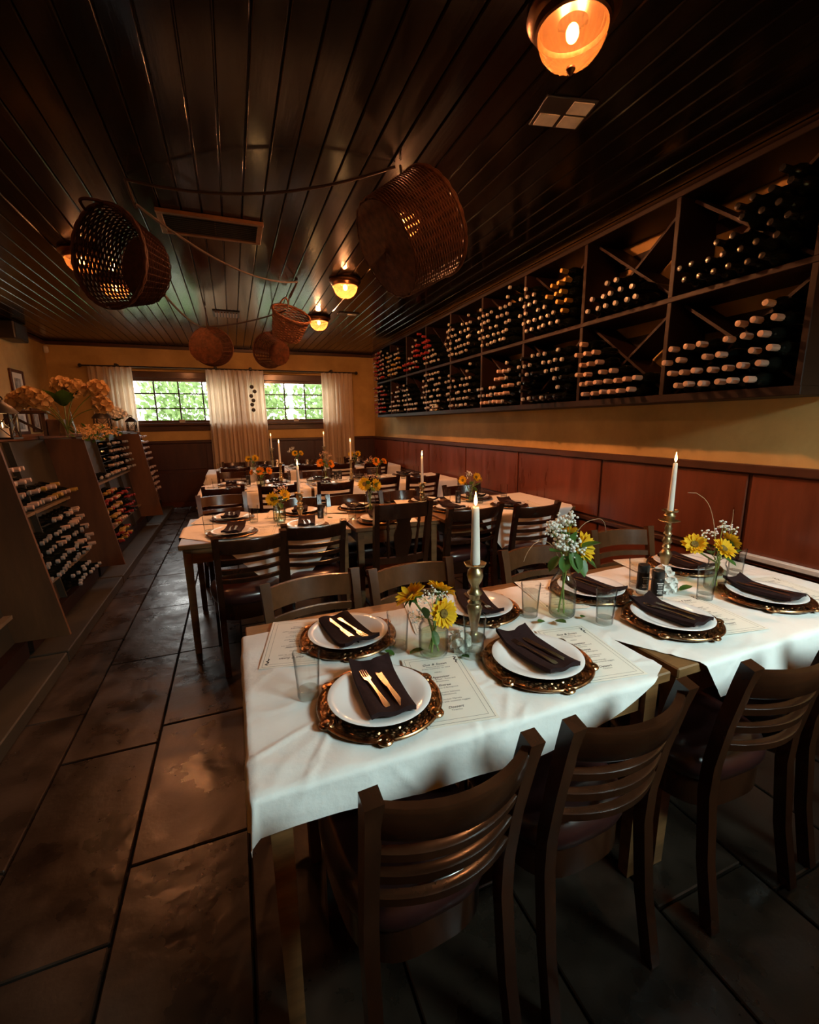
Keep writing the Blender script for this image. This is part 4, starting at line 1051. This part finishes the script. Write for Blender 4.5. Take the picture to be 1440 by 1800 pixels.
# menu sheets with their print
MW, ML = .185, .325
MENU = MB().box((0, 0, .0003), (MW, ML, .0006)).mesh('menu_sheet', 'paper')
def text_mesh():
    out = MB()
    def line(s, y, size, shear=0.0, bold=False):
        c = bpy.data.curves.new('print', 'FONT'); c.body = s; c.size = size; c.shear = shear; c.align_x = 'CENTER'; c.resolution_u = 2
        if bold: c.offset = size * .018
        o = bpy.data.objects.new('print', c); COL.objects.link(o)
        bpy.context.view_layer.update()
        me = bpy.data.meshes.new_from_object(o.evaluated_get(bpy.context.evaluated_depsgraph_get()))
        out.add([(v.co.x, v.co.y + y, 0) for v in me.vertices], [tuple(p.vertices) for p in me.polygons])
        bpy.data.objects.remove(o); bpy.data.curves.remove(c); bpy.data.meshes.remove(me)
    line('Gus & Susan', .108, .0150, .35, True); line('Rehearsal Dinner', .0975, .0078); line('Friday, September 20, 2024', .088, .0078); line('MENU', .066, .0078)
    line('Appetizer', .040, .0130, .35, True); line('Garlic Bread - Pasta and', .030, .0085); line('Bruschetta', .020, .0085)
    line('Entree', -.001, .0130, .35, True); line('Lasagna al Bolognese', -.012, .0085); line('Fettuccine Salmone', -.033, .0085); line('Saltimbocca', -.043, .0085)
    line('Chicken Marsala', -.064, .0085); line('served with seasonal veggies', -.074, .0085); line('Dessert', -.100, .0130, .35, True); line('Tiramisu', -.110, .0085)
    return out
PRINT = text_mesh().mesh('lettering', 'ink')
bd = MB()
for (w, l, t) in ((MW - .016, ML - .016, .0009), (MW - .042, ML - .042, .0007)):
    for c, d in (((0, -l / 2), (w, t)), ((0, l / 2), (w, t)), ((-w / 2, 0), (t, l)), ((w / 2, 0), (t, l))): bd.box((c[0], c[1], 0), (d[0], d[1], .0001))
for k in range(7): bd.box((MW / 2 - .021 + .003 * sin(k * 2), ML / 2 - .02 - k * .0055, 0), (.006 + .003 * (k % 2), .0042, .0001), rz=k * .9)
BORD = bd.mesh('border_print', 'ink')
ROWN = ['front row', 'second row', 'third row', 'back row']
def put(mesh, nm, label, cat, p, rz=0, group=None):
    o = link(nm, mesh, None, p, (0, 0, rz)); return tag(o, label, cat, group)
def setting(row, i, side, cx, cy, rz, nrot, detail, glass_level, menu=True, goff=None):
    s = f'{NE[i]} seat from aisle, {side} side of {ROWN[row]}'
    sg = 1 if side == 'near' else -1
    c = put(CHG, 'charger_plate', f'embossed bronze charger plate, {s}', 'charger', (cx, cy, ZT + .0008), rz)
    if detail:
        for k in range(6): a = 2 * pi * k / 6; link('medallion', MED, c, (.156 * cos(a), .156 * sin(a), .004))
    put(PLATE, 'dinner_plate', f'white dinner plate on bronze charger, {s}', 'plate', (cx, cy, ZT + .0080))
    ry = nrot + (0 if side == 'near' else pi)
    nx, ny = cx + .008 * sg, cy + .012 * sg
    put(NAP[(i + row) % 3], 'napkin', f'folded dark brown napkin on plate, {s}', 'napkin', (nx, ny, ZT + .0175), ry)
    R = Matrix.Rotation(ry, 3, 'Z')
    for nm, off, tilt, hm, tm, pn, fm in (('fork', (-.020, .002, .0170), .12, FHm, FTm, 'tines', FF), ('knife', (.016, -.002, .0170), .10, KHm, KBm, 'blade', KK)):
        p = Vector((nx, ny, ZT + .0175)) + R @ Vector(off)
        if detail:
            o = thing(nm, f'steel {nm} on brown napkin, {s}', nm, p); o.rotation_euler = (0.0, 0, ry + tilt)
            link('handle', hm, o); link(pn, tm, o)
        else:
            o = put(fm, nm, f'steel {nm} on brown napkin, {s}', nm, p, ry + tilt)
    if menu:
        mx, my, mr = (cx + .19, cy - .0, rad(-9)) if side == 'near' else (cx - .175, cy + .045, rad(180 - 12))
        o = put(MENU, 'menu_sheet', f'printed cream menu sheet under charger, {s}', 'menu', (mx, my, ZT - .0006), mr)
        link('lettering', PRINT, o, (0, 0, .0008)); link('border_print', BORD, o, (0, 0, .0007))
    gx, gy = goff or ((cx - .17, cy + .115) if side == 'near' else (cx + .14, cy - .135))
    tumbler(f'clear drinking tumbler{" of water" if glass_level else ""}, {s}', gx, gy, glass_level)
GLS = MB().lathe([(.0265, .001), (.0275, .0), (.029, .004), (.0305, .05), (.0335, .10), (.0362, .130), (.0352, .1305), (.0325, .10), (.0293, .05), (.0270, .024)], 32, cap0=False, cap1=False).mesh('tumbler_wall', 'glass', 60)
GBS = MB().lathe([(.0262, .001), (.0268, .010), (.0268, .0235), (.015, .0215), (.0005, .021)], 24, cap1=False).mesh('thick_base', 'glass_base', 40)
wm = {}
def tumbler(label, x, y, lvl):
    t = thing('drinking_glass', label, 'glass', (x, y, ZT - .001), random.uniform(0, 6))
    link('glass_wall', GLS, t); link('thick_base', GBS, t)
    if lvl:
        k = round(lvl, 2)
        if k not in wm: wm[k] = MB().lathe([(.0262, .0242), (.0288, .05), (.0288 + (k - .05) * .07, k), (.0005, k)], 28, cap1=False).mesh('water', 'water', 40)
        link('water', wm[k], t)
S1 = {'near': [(.30, 1.0), (.80, 1.0), (1.425, 1.045), (1.965, 1.05)], 'far': [(.31, 1.385), (.83, 1.41), (1.37, 1.385), (2.03, 1.455)]}
G1 = {'near': [((.13, 1.10), .055), ((.645, 1.11), .075), ((1.195, 1.13), .105), ((1.735, 1.14), .10)], 'far': [((.44, 1.24), 0), ((.985, 1.285), .10), ((1.59, 1.345), 0), ((2.14, 1.28), .10)]}
nr = {'near': (-2, 4, 6, 3), 'far': (10, -12, 6, -8)}
for side in ('near', 'far'):
    for i, (x, y) in enumerate(S1[side]): setting(0, i, side, x, y, rad(17 + 7 * i), rad(nr[side][i]), True, G1[side][i][1] if i or side == 'far' else 0, True, G1[side][i][0])
rs = random.Random(4)
S2 = {'near': [(-.06, 3.14), (.43, 3.14), (.97, 3.13), (1.66, 3.27), (2.19, 3.21)], 'far': [(-.06, 3.66), (.47, 3.67), (.94, 3.66), (1.60, 3.68), (2.12, 3.68)]}
G2 = {'near': [(-.21, 3.22), (.27, 3.26), (.80, 3.26), (1.50, 3.46), (2.02, 3.42)], 'far': [(.09, 3.46), (.62, 3.50), (1.22, 3.66), (1.76, 3.56), (2.38, 3.58)]}
for side in ('near', 'far'):
    for i, (x, y) in enumerate(S2[side]): setting(1, i, side, x, y, rs.uniform(0, 1), rad(rs.uniform(-14, 14)), False, 0, True, G2[side][i])
for row, (ya, yb) in ((2, (5.33, 5.80)), (3, (7.48, 7.94))):
    for side, yy in (('near', ya), ('far', yb)):
        for i, x in enumerate((-.06, .46, 1.0, 1.58, 2.2)): setting(row, i, side, x + rs.uniform(-.02, .02), yy, rs.uniform(0, 1), rad(rs.uniform(-14, 14)), False, rs.choice((0, 0, .08)), True)

# ================================================================== CANDLES
def candlestick(label, clabel, x, y, prof, top, z_wick, lean=0.0, dish=None, seg=20, power=.55, fat=1.0):
    t = thing('candlestick', label, 'candlestick', (x, y, ZT - .001), rad(20))
    k = top - ZT
    MB().lathe([(r, z * k) for r, z in prof], seg).build('stem', 'brass', t, ang=50)
    pr = .037 if dish is None else dish
    MB().lathe([(.010, k - .010), (.020, k - .006), (pr * .9, k - .003), (pr, k + .004), (pr * .96, k + .005), (pr * .85, k), (.014, k - .002)], 28, rmod=lambda a, r, z: 1 + (.05 * sin(7 * a) if r > .025 else 0), cap0=False, cap1=False).build('drip_pan', 'brass', t, ang=50)
    c = thing('taper_candle', clabel, 'candle', (x, y, top + .0005))
    h = z_wick - top
    MB().lathe([(.0130 * fat, -.0), (.0128 * fat, .01), (.0105 * fat, h * .7), (.0095 * fat, h - .004), (.0075 * fat, h), (.003, h - .002)], 16).build('wax', 'wax', c)
    flame(c, h, 1.0, power); c.rotation_euler = (0, lean, 0)
BAL = [(.038, 0), (.040, .012), (.030, .03), (.016, .06), (.012, .09), (.014, .20), (.022, .34), (.026, .43), (.020, .47), (.024, .50), (.016, .53), (.018, .58), (.026, .62), (.016, .66), (.013, .72), (.022, .78), (.027, .85), (.024, .92), (.014, .96), (.014, 1.0)]
BAL2 = [(.045, 0), (.046, .02), (.030, .05), (.018, .09), (.014, .12), (.022, .26), (.028, .33), (.020, .37), (.014, .40), (.020, .44), (.014, .48), (.022, .53), (.016, .58), (.013, .61), (.019, .65), (.013, .69), (.017, .73), (.012, .77), (.012, .84), (.020, .87), (.026, .93), (.018, .97), (.016, 1.0)]
candlestick('aged brass baluster candlestick on the front aisle table, beside the jar', 'lit ivory taper in the brass candlestick beside the jar, front row', .705, 1.215, BAL, 1.022, 1.212, rad(-.6), power=.9, fat=1.25)
t = candlestick('tall ornate brass candlestick with two drip pans on the front wall table', 'lit ivory taper in the tall ornate brass candlestick, front row', 1.85, 1.42, BAL2, 1.066, 1.285, rad(.4), .034, power=.9)
MB().lathe([(.012, 1.012), (.03, 1.014), (.044, 1.020), (.042, 1.022), (.014, 1.018)], 32, rmod=lambda a, r, z: 1 + (.07 * sin(8 * a) if r > .025 else 0), cap0=False, cap1=False).T(Matrix.Translation((0, 0, -ZT))).build('lower_drip_pan', 'brass', [o for o in SC.objects if o.get('label', '').startswith('tall ornate brass')][0])
for lb, x, y, tp, zw in (('on the aisle table of the second row', .43, 3.42, .965, 1.17), ('on the wall table of the second row', 1.49, 3.5, .965, 1.195), ('on the aisle table of the third row', .50, 5.58, 1.02, 1.255), ('on the wall table of the third row', 1.39, 5.62, 1.02, 1.245),
                         ('on the aisle table of the back row', .575, 7.78, 1.09, 1.29), ('on the wall table of the back row', 1.46, 7.8, 1.09, 1.30)):
    candlestick('brass candlestick ' + lb, 'lit ivory taper candle ' + lb, x, y, BAL if 'second' in lb else BAL2, tp, zw, seg=14, power=1.3)

# ================================================================== FLOWERS
PET = petal_mesh(1.0, .50, .12, 4).mesh('petal', 'petal', 80); PETO = petal_mesh(1.0, .42, .12, 4).mesh('petal', 'petal_orange', 80)
rf = random.Random(13)
def sunflower(label, c, face, R, root, m='petal', detail=True, group=None):
    t = thing('sunflower', label, 'flower', c, 0, group)
    T = aim(face)
    fb_ = MB(); PP = petal_mesh(1.0, .42, .12, 3)
    for lay, (n, tilt, ln) in enumerate(((18, 8, .72), (15, 26, .64))):
        for k in range(n):
            a = 2 * pi * (k + .5 * lay) / n + rf.uniform(-.08, .08)
            mt = T @ Matrix.Rotation(a, 4, 'Z') @ Matrix.Translation((0, R * .30, .002 * lay)) @ Matrix.Rotation(rad(tilt + rf.uniform(-14, 14)), 4, 'X') @ Matrix.Rotation(rf.uniform(-.3, .3), 4, 'Y') @ Matrix.Diagonal((R * ln * 1.0, R * ln * rf.uniform(.9, 1.1), R * ln, 1))
            if detail: o = link('petal', PET if m == 'petal' else PETO, t); o.matrix_basis = mt
            else: fb_.add([mt @ Vector(v) for v in PP.v], PP.f)
    if not detail: fb_.build('petals', m, t, ang=80)
    MB().lathe([(.0005, -.002), (R * .30, -.002), (R * .31, .004), (R * .26, .008), (R * .12, .006), (.0005, .005)], 16).T(T).build('seed_disc', 'disc', t)
    sp = MB(); S_ = petal_mesh(R * .62, R * .26, -.1, 2)
    for k in range(9):
        mt = T @ Matrix.Translation((0, 0, -.006)) @ Matrix.Rotation(2 * pi * k / 9, 4, 'Z') @ Matrix.Translation((0, R * .12, 0)) @ Matrix.Rotation(rad(-6), 4, 'X'); sp.add([mt @ Vector(v) for v in S_.v], S_.f)
    sp.lathe([(.004, -.022), (R * .22, -.012), (R * .32, -.003)], 12, T, cap1=False)
    sp.build('sepals', 'leaf', t, ang=80)
    C = Vector(c); f = Vector(face).normalized()
    neck = Vector(root[0]); foot = Vector(root[1])
    pts = bez(C - f * .018, C - f * .05 * (R / .045) * .8, neck, 6) + [neck.lerp(foot, k / 4) for k in range(1, 5)]
    MB().tube([p - C for p in pts], .0035, 6).build('stem', 'stem', t, ang=80)
    return t
def gyps(label, root, tips, n, m='white_bloom', r=.0042, spread=.035, group=None):
    t = thing('baby_breath_sprig', label, 'flower', root, 0, group)
    st_, bl = MB(), MB(); Rt = Vector(root)
    for tp in tips:
        tp = Vector(tp) - Rt; mid = tp * .5 + Vector((rf.uniform(-.01, .01), rf.uniform(-.01, .01), .01))
        st_.tube(bez((0, 0, 0), mid, tp * .85, 5), .0012, 4)
        for k in range(n):
            d = Vector((rf.gauss(0, 1), rf.gauss(0, 1), rf.gauss(0, .7))); p = tp + d.normalized() * spread * rf.random() ** .6
            bl.sphere(p, r * rf.uniform(.7, 1.2), 6, 4, (1, 1, .8))
            if k % 3 == 0: st_.tube([tp * .85, p], .0006, 3)
    st_.build('stems', 'stem', t, ang=80); o = bl.build('blossoms', m, t, ang=80); o['kind'] = 'stuff'
def vase(label, x, y, prof, lvl, green=True, seg=28):
    t = thing('flower_vase', label, 'vase', (x, y, ZT - .001))
    inn = [(max(r - .0022, .001), z) for r, z in reversed(prof[1:])]
    MB().lathe(prof + inn, seg, cap0=True, cap1=True).build('glass_body', 'glass', t, ang=50)
    wp = [(prof[0][0] - .004, .006)] + [(r - .0035, z) for r, z in prof if .006 < z < lvl] + [(prof[1][0] - .004, lvl), (.0005, lvl)]
    MB().lathe(wp, 20, cap1=False).build('water', 'green_water' if green else 'water', t, ang=50)
    return t
JAR = [(.040, 0), (.045, .006), (.047, .02), (.047, .085), (.044, .100), (.037, .110), (.037, .118), (.039, .120), (.039, .132)]
BOT = [(.040, 0), (.046, .006), (.048, .02), (.048, .115), (.044, .135), (.030, .158), (.023, .172), (.022, .190), (.026, .193), (.026, .203)]
JAR2 = [(.036, 0), (.041, .006), (.042, .02), (.042, .085), (.040, .100), (.033, .112), (.033, .120), (.035, .130)]
def leafsprig(label, root, specs, sz=.05):
    t = thing('leaf_sprig', label, 'leaves', root)
    for (p, d, s) in specs:
        b = petal_mesh(sz * s, sz * .62 * s, .12, 4)
        o = b.build('leaf', 'leaf', t, ang=80); o.matrix_basis = Matrix.Translation(Vector(p) - Vector(root)) @ (Vector(d).to_track_quat('Y', 'Z').to_matrix().to_4x4())
    sb_ = MB()
    for (p, d, s) in specs: sb_.tube(bez((0, 0, 0), (Vector(p) - Vector(root)) * .5 + Vector((0, 0, .01)), Vector(p) - Vector(root), 4), .0014, 4)
    sb_.build('stems', 'stem', t, ang=80)
def twig(label, pts, r=.0018):
    n = len(pts); b = MB().tube(pts, [r * (1 - .5 * i / n) for i in range(n)], 5); tag(b.build('dry_twig', 'twig', None, ang=80), label, 'twig')
# jar on the front aisle table
vx, vy = .535, 1.175
vase('squat clear jar of water holding sunflowers on the front aisle table', vx, vy, JAR, .075)
rt = lambda dx, dy: ((vx + dx * .6, vy + dy * .6, .875), (vx - dx * .6, vy - dy * .6, .77))
sunflower('yellow-orange sunflower facing the camera, lowest in the squat jar', (.540, 1.115, .918), (.10, -.93, .30), .046, rt(.015, -.02))
sunflower('yellow sunflower turned up and away at the left of the squat jar', (.478, 1.215, .945), (-.45, .10, .80), .056, rt(-.02, .02))
sunflower('pale yellow sunflower at the back right of the squat jar', (.588, 1.235, .942), (.45, .15, .80), .052, rt(.02, .02))
gyps('white baby breath between the sunflowers of the squat jar', (vx, vy, .87), [(.515, 1.20, .945), (.545, 1.21, .95), (.565, 1.19, .94), (.475, 1.16, .90)], 22, r=.0036, spread=.028)
leafsprig('green leaves in the squat jar under the sunflowers', (vx, vy, .865), [((.495, 1.14, .90), (-.3, -.3, .9), 1.0), ((.52, 1.15, .85), (.1, -.3, -.9), 1.1), ((.515, 1.13, .905), (.2, -.6, .5), .9)], .045)
# milk bottle on the front aisle table
vx, vy = 1.10, 1.245
vase('tall clear milk bottle vase on the front aisle table', vx, vy, BOT, .085)
rt = lambda dx, dy: ((vx + dx * .4, vy + dy * .4, .95), (vx - dx * .6, vy - dy * .6, .77))
sunflower('large yellow sunflower facing right in the milk bottle vase', (1.145, 1.21, 1.025), (.30, -.9, .22), .062, rt(.02, -.01))
sunflower('yellow sunflower standing at the top of the milk bottle vase', (1.135, 1.29, 1.068), (.25, .2, .95), .050, rt(0, .02))
gyps('tall white baby breath spray over the milk bottle vase', (vx, vy, .95), [(1.10, 1.25, 1.135), (1.075, 1.25, 1.125), (1.13, 1.26, 1.12), (1.025, 1.24, 1.105), (1.045, 1.25, 1.10)], 22, r=.0060, spread=.036)
gyps('dense white baby breath cluster at the front of the milk bottle vase', (vx, vy, .952), [(1.06, 1.21, 1.055), (1.09, 1.20, 1.06), (1.075, 1.205, 1.03), (1.11, 1.20, 1.03), (1.05, 1.215, 1.075)], 24, r=.0060, spread=.038)
leafsprig('round green leaves around the neck of the milk bottle vase', (vx, vy, .955), [((1.065, 1.20, 1.007), (-.4, -.4, -.6), 1.0), ((1.085, 1.195, 1.022), (-.1, -.5, -.8), 1.15), ((1.115, 1.195, 1.032), (.4, -.3, .1), 1.1), ((1.05, 1.21, 1.022), (-.9, -.2, .1), .9), ((1.13, 1.20, 1.007), (.5, -.4, -.7), 1.1), ((1.10, 1.19, 1.012), (.05, -.4, -.9), 1.2), ((1.06, 1.23, 0.997), (-.6, -.1, -.8), .95), ((1.15, 1.22, 1.022), (.8, -.1, -.3), .9), ((1.09, 1.2, 1.037), (0, -.3, .8), .9)], .070)
twig('dry curling twig arching left from the milk bottle vase', bez((1.08, 1.24, .96), (1.03, 1.24, 1.09), (.955, 1.24, 1.055), 8) + bez((.95, 1.24, 1.05), (.925, 1.24, 1.03), (.915, 1.24, .995), 5))
twig('dry curling twig arching right from the milk bottle vase', bez((1.11, 1.25, .96), (1.14, 1.25, 1.12), (1.235, 1.25, 1.115), 8) + bez((1.25, 1.25, 1.117), (1.285, 1.25, 1.118), (1.295, 1.25, 1.06), 5))
# jar on the front wall table
vx, vy = 1.88, 1.20
vase('small clear jar of sunflowers on the front wall table', vx, vy, JAR2, .085)
rt = lambda dx, dy: ((vx + dx * .5, vy + dy * .5, .88), (vx - dx * .6, vy - dy * .6, .77))
sunflower('orange-yellow sunflower leaning left in the small front wall jar', (1.688, 1.175, .985), (-.55, -.55, .62), .047, rt(-.02, 0))
sunflower('yellow sunflower at the middle front of the small front wall jar', (1.835, 1.155, .955), (.05, -.62, .78), .052, rt(0, -.02))
sunflower('yellow sunflower leaning right in the small front wall jar', (1.945, 1.20, .962), (.75, -.15, .65), .046, rt(.02, 0))
gyps('white baby breath over the small front wall jar', (vx, vy, .88), [(1.80, 1.22, 1.0), (1.87, 1.22, 1.005), (1.96, 1.23, 1.02), (2.0, 1.23, 1.0), (1.93, 1.23, 1.025)], 12, r=.0052, spread=.028)
leafsprig('green leaves in the small front wall jar', (vx, vy, .875), [((1.80, 1.18, .93), (-.6, -.4, .3), 1.0), ((1.86, 1.16, .91), (.1, -.6, -.4), 1.0), ((1.91, 1.17, .92), (.5, -.4, .2), .9)], .05)
twig('tall dry twig bending left from the small front wall jar', bez((1.86, 1.2, .89), (1.835, 1.2, 1.13), (1.73, 1.2, 1.175), 9) + [Vector((1.70, 1.2, 1.19)), Vector((1.65, 1.2, 1.195))])
twig('short dry twig standing upright in the small front wall jar', bez((1.90, 1.21, .89), (1.97, 1.21, 1.0), (1.955, 1.21, 1.10), 8))
# loose leaves and ruffled blossoms on the cloths
Lf = petal_mesh(.05, .032, .12, 4).mesh('loose_leaf', 'leaf', 80)
for lb, x, y, a, s in (('small green leaf lying beside the near brown napkin on the front cloth', .412, 1.205, 40, .7), ('green leaf lying left of the squat jar on the front cloth', .462, 1.195, 250, .95), ('green leaf lying in front of the milk bottle vase', 1.035, 1.205, 190, 1.05), ('pointed green leaf lying left of the milk bottle vase', 1.0, 1.215, 100, .8), ('green leaf lying left of the water tumbler, third seat', 1.165, 1.19, 110, .75), ('green leaf lying beside the ruffled blossom on the front wall cloth', 1.72, 1.235, 260, 1.2), ('green leaf lying by the blossom on the front aisle cloth', .605, 1.12, 200, .7), ('small green leaf lying on the aisle cloth of the second row', .66, 3.34, 120, 1.0)):
    o = link('loose_leaf', Lf, None, (x, y, ZT + .002), (rad(8), 0, rad(a))); o.scale = (s, s, s); tag(o, lb, 'leaf')
hydra('ruffled_blossom', 'pale ruffled flower head lying at the foot of the brass candlestick', (.625, 1.165, ZT + .022), .030, 'white_bloom', 26, rg, .018)
hydra('ruffled_blossom', 'white ruffled flower head lying beside the shakers on the wall table', (1.665, 1.27, ZT + .030), .040, 'white_bloom', 34, rg, .02)
hydra('ruffled_blossom', 'white ruffled flower head leaning on the ornate candlestick', (1.70, 1.31, ZT + .052), .032, 'white_bloom', 26, rg, .02)
# shakers
def shaker(label, x, y, h=.128, r=.0235):
    t = thing('spice_shaker', label, 'shaker', (x, y, ZT - .001), rad(-25))
    MB().lathe([(r * .95, 0), (r, .004), (r, h * .16)], 20).build('glass_foot', 'glass_base', t)
    MB().lathe([(r * .98, h * .16), (r, h * .18), (r, h * .70), (r * .9, h * .74)], 20).build('black_label', 'black', t)
    MB().lathe([(r * .92, h * .74), (r * .98, h * .76), (r * .98, h * .98), (r * .85, h)], 20).build('cap', 'black', t)
    lm_ = MB()
    for k, (w, z) in enumerate(((.026, .60), (.018, .54), (.022, .36), (.016, .31), (.02, .26))):
        lm_.grid(lambda u, v, w=w, z=z: ((r + .0004) * sin((u - .5) * w / r), -(r + .0004) * cos((u - .5) * w / r), h * z + (v - .5) * .004), 5, 1)
    for k in range(4): lm_.grid(lambda u, v, k=k: ((r + .0004) * sin((k - 1.5) * .2 + (u - .5) * .06), -(r + .0004) * cos((k - 1.5) * .2 + (u - .5) * .06), h * (.41 + v * .09)), 1, 1)
    lm_.build('label_print', 'label_white', t, ang=80)
shaker('left black labelled spice shaker of the pair on the front wall table', 1.555, 1.285)
shaker('right black labelled spice shaker of the pair on the front wall table', 1.555, 1.215, .124)
shaker('black labelled spice shaker standing alone on the second row aisle table', .565, 3.30)
shaker('black labelled spice shaker on the wall table of the second row', 1.80, 3.42)
shaker('black spice shaker on the aisle table of the third row', .12, 5.58)
shaker('left black spice shaker of the pair on the third row wall table', 1.18, 5.6); shaker('right black spice shaker of the pair on the third row wall table', 1.24, 5.62)
# bouquets of the rows behind
def bouquet(row, x, y, prof, place, heads, gy=None, gm='white_bloom', om='petal'):
    vase(f'clear glass flower vase {place}', x, y, prof, .07, True, 20)
    top = prof[-1][1] + ZT
    for k, (dx, dy, z, f, R) in enumerate(heads):
        w_ = ['left', 'right', 'third'][k]
        sunflower(f'{"orange" if om != "petal" else "yellow"} sunflower, {w_} one in the vase {place}', (x + dx, y + dy, z), f, R, ((x + dx * .3, y + dy * .3, top - .01), (x - dx * .2, y, ZT + .012)), om, False)
    if gy: gyps(f'baby breath sprig in the vase {place}', (x, y, top - .01), [(x + a, y + b, c) for a, b, c in gy], 16, gm, .0055, .035)
    leafsprig(f'green leaves in the vase {place}', (x, y, top), [((x + .03, y - .03, top + .02), (.5, -.6, .3), 1.2), ((x - .02, y - .04, top + .03), (-.3, -.7, .5), 1.1), ((x + .005, y - .04, top + .01), (.1, -.7, -.6), 1.1)], .055)
F = lambda a, e=.25: (sin(rad(a)), -cos(rad(a)), e)
bouquet(1, .275, 3.42, JAR, 'on the second row aisle table', [(-.045, -.03, .935, F(-20), .055), (.045, 0, .955, F(35, .5), .050)], [(.02, .02, 1.0), (.05, .02, 1.01), (-.02, .02, .99)], 'pink_bloom')
bouquet(1, 1.0, 3.45, BOT, 'in the middle of the second row', [(-.05, -.03, 1.0, F(-10), .058), (.045, -.03, .985, F(30), .055)], [(-.02, .02, 1.06), (.05, .03, 1.05)], 'pink_bloom')
bouquet(1, 1.98, 3.52, JAR2, 'on the second row wall table', [(-.09, -.02, .965, F(-60, .3), .045), (.05, -.01, .985, F(10, .5), .045), (.10, .02, .975, F(60, .4), .045)], [(0, .02, 1.02), (-.02, .01, 1.01)])
bouquet(2, .255, 5.5, JAR, 'on the third row aisle table', [(.0, -.03, .945, F(0), .055), (.10, 0, .94, F(40), .05), (-.09, 0, .935, F(-70), .04)], None, 'white_bloom', 'petal_orange')
bouquet(2, 1.05, 5.6, BOT, 'in the middle of the third row', [(-.06, -.02, 1.0, F(-40), .06), (.065, -.02, .98, F(40), .06)], [(0, 0, 1.13), (-.05, 0, 1.10), (.06, 0, 1.08), (.02, 0, 1.06)], 'pink_bloom', 'petal_orange')
bouquet(2, 1.74, 5.62, BOT, 'on the third row wall table', [(-.02, -.03, .985, F(0), .06), (.10, 0, .98, F(40, .6), .05)], [(-.13, 0, 1.0), (-.08, 0, 1.03), (-.16, 0, .98)], 'pink_bloom', 'petal_orange')
bouquet(3, .25, 7.62, JAR, 'on the back row aisle table', [(-.06, 0, .94, F(-30), .055), (.045, -.02, .95, F(20), .06)], [(0, 0, .98)])
bouquet(3, .97, 7.7, BOT, 'in the middle of the back row', [(-.03, -.02, 1.0, F(-20), .055), (.07, -.01, 1.0, F(40, .6), .05)], [(-.10, 0, 1.06), (-.06, 0, 1.09), (-.12, 0, 1.03)])
bouquet(3, 1.97, 7.7, JAR2, 'on the back row wall table', [(-.06, 0, .95, F(-30), .055), (.065, 0, .95, F(20), .06)], [(0, 0, .98)])
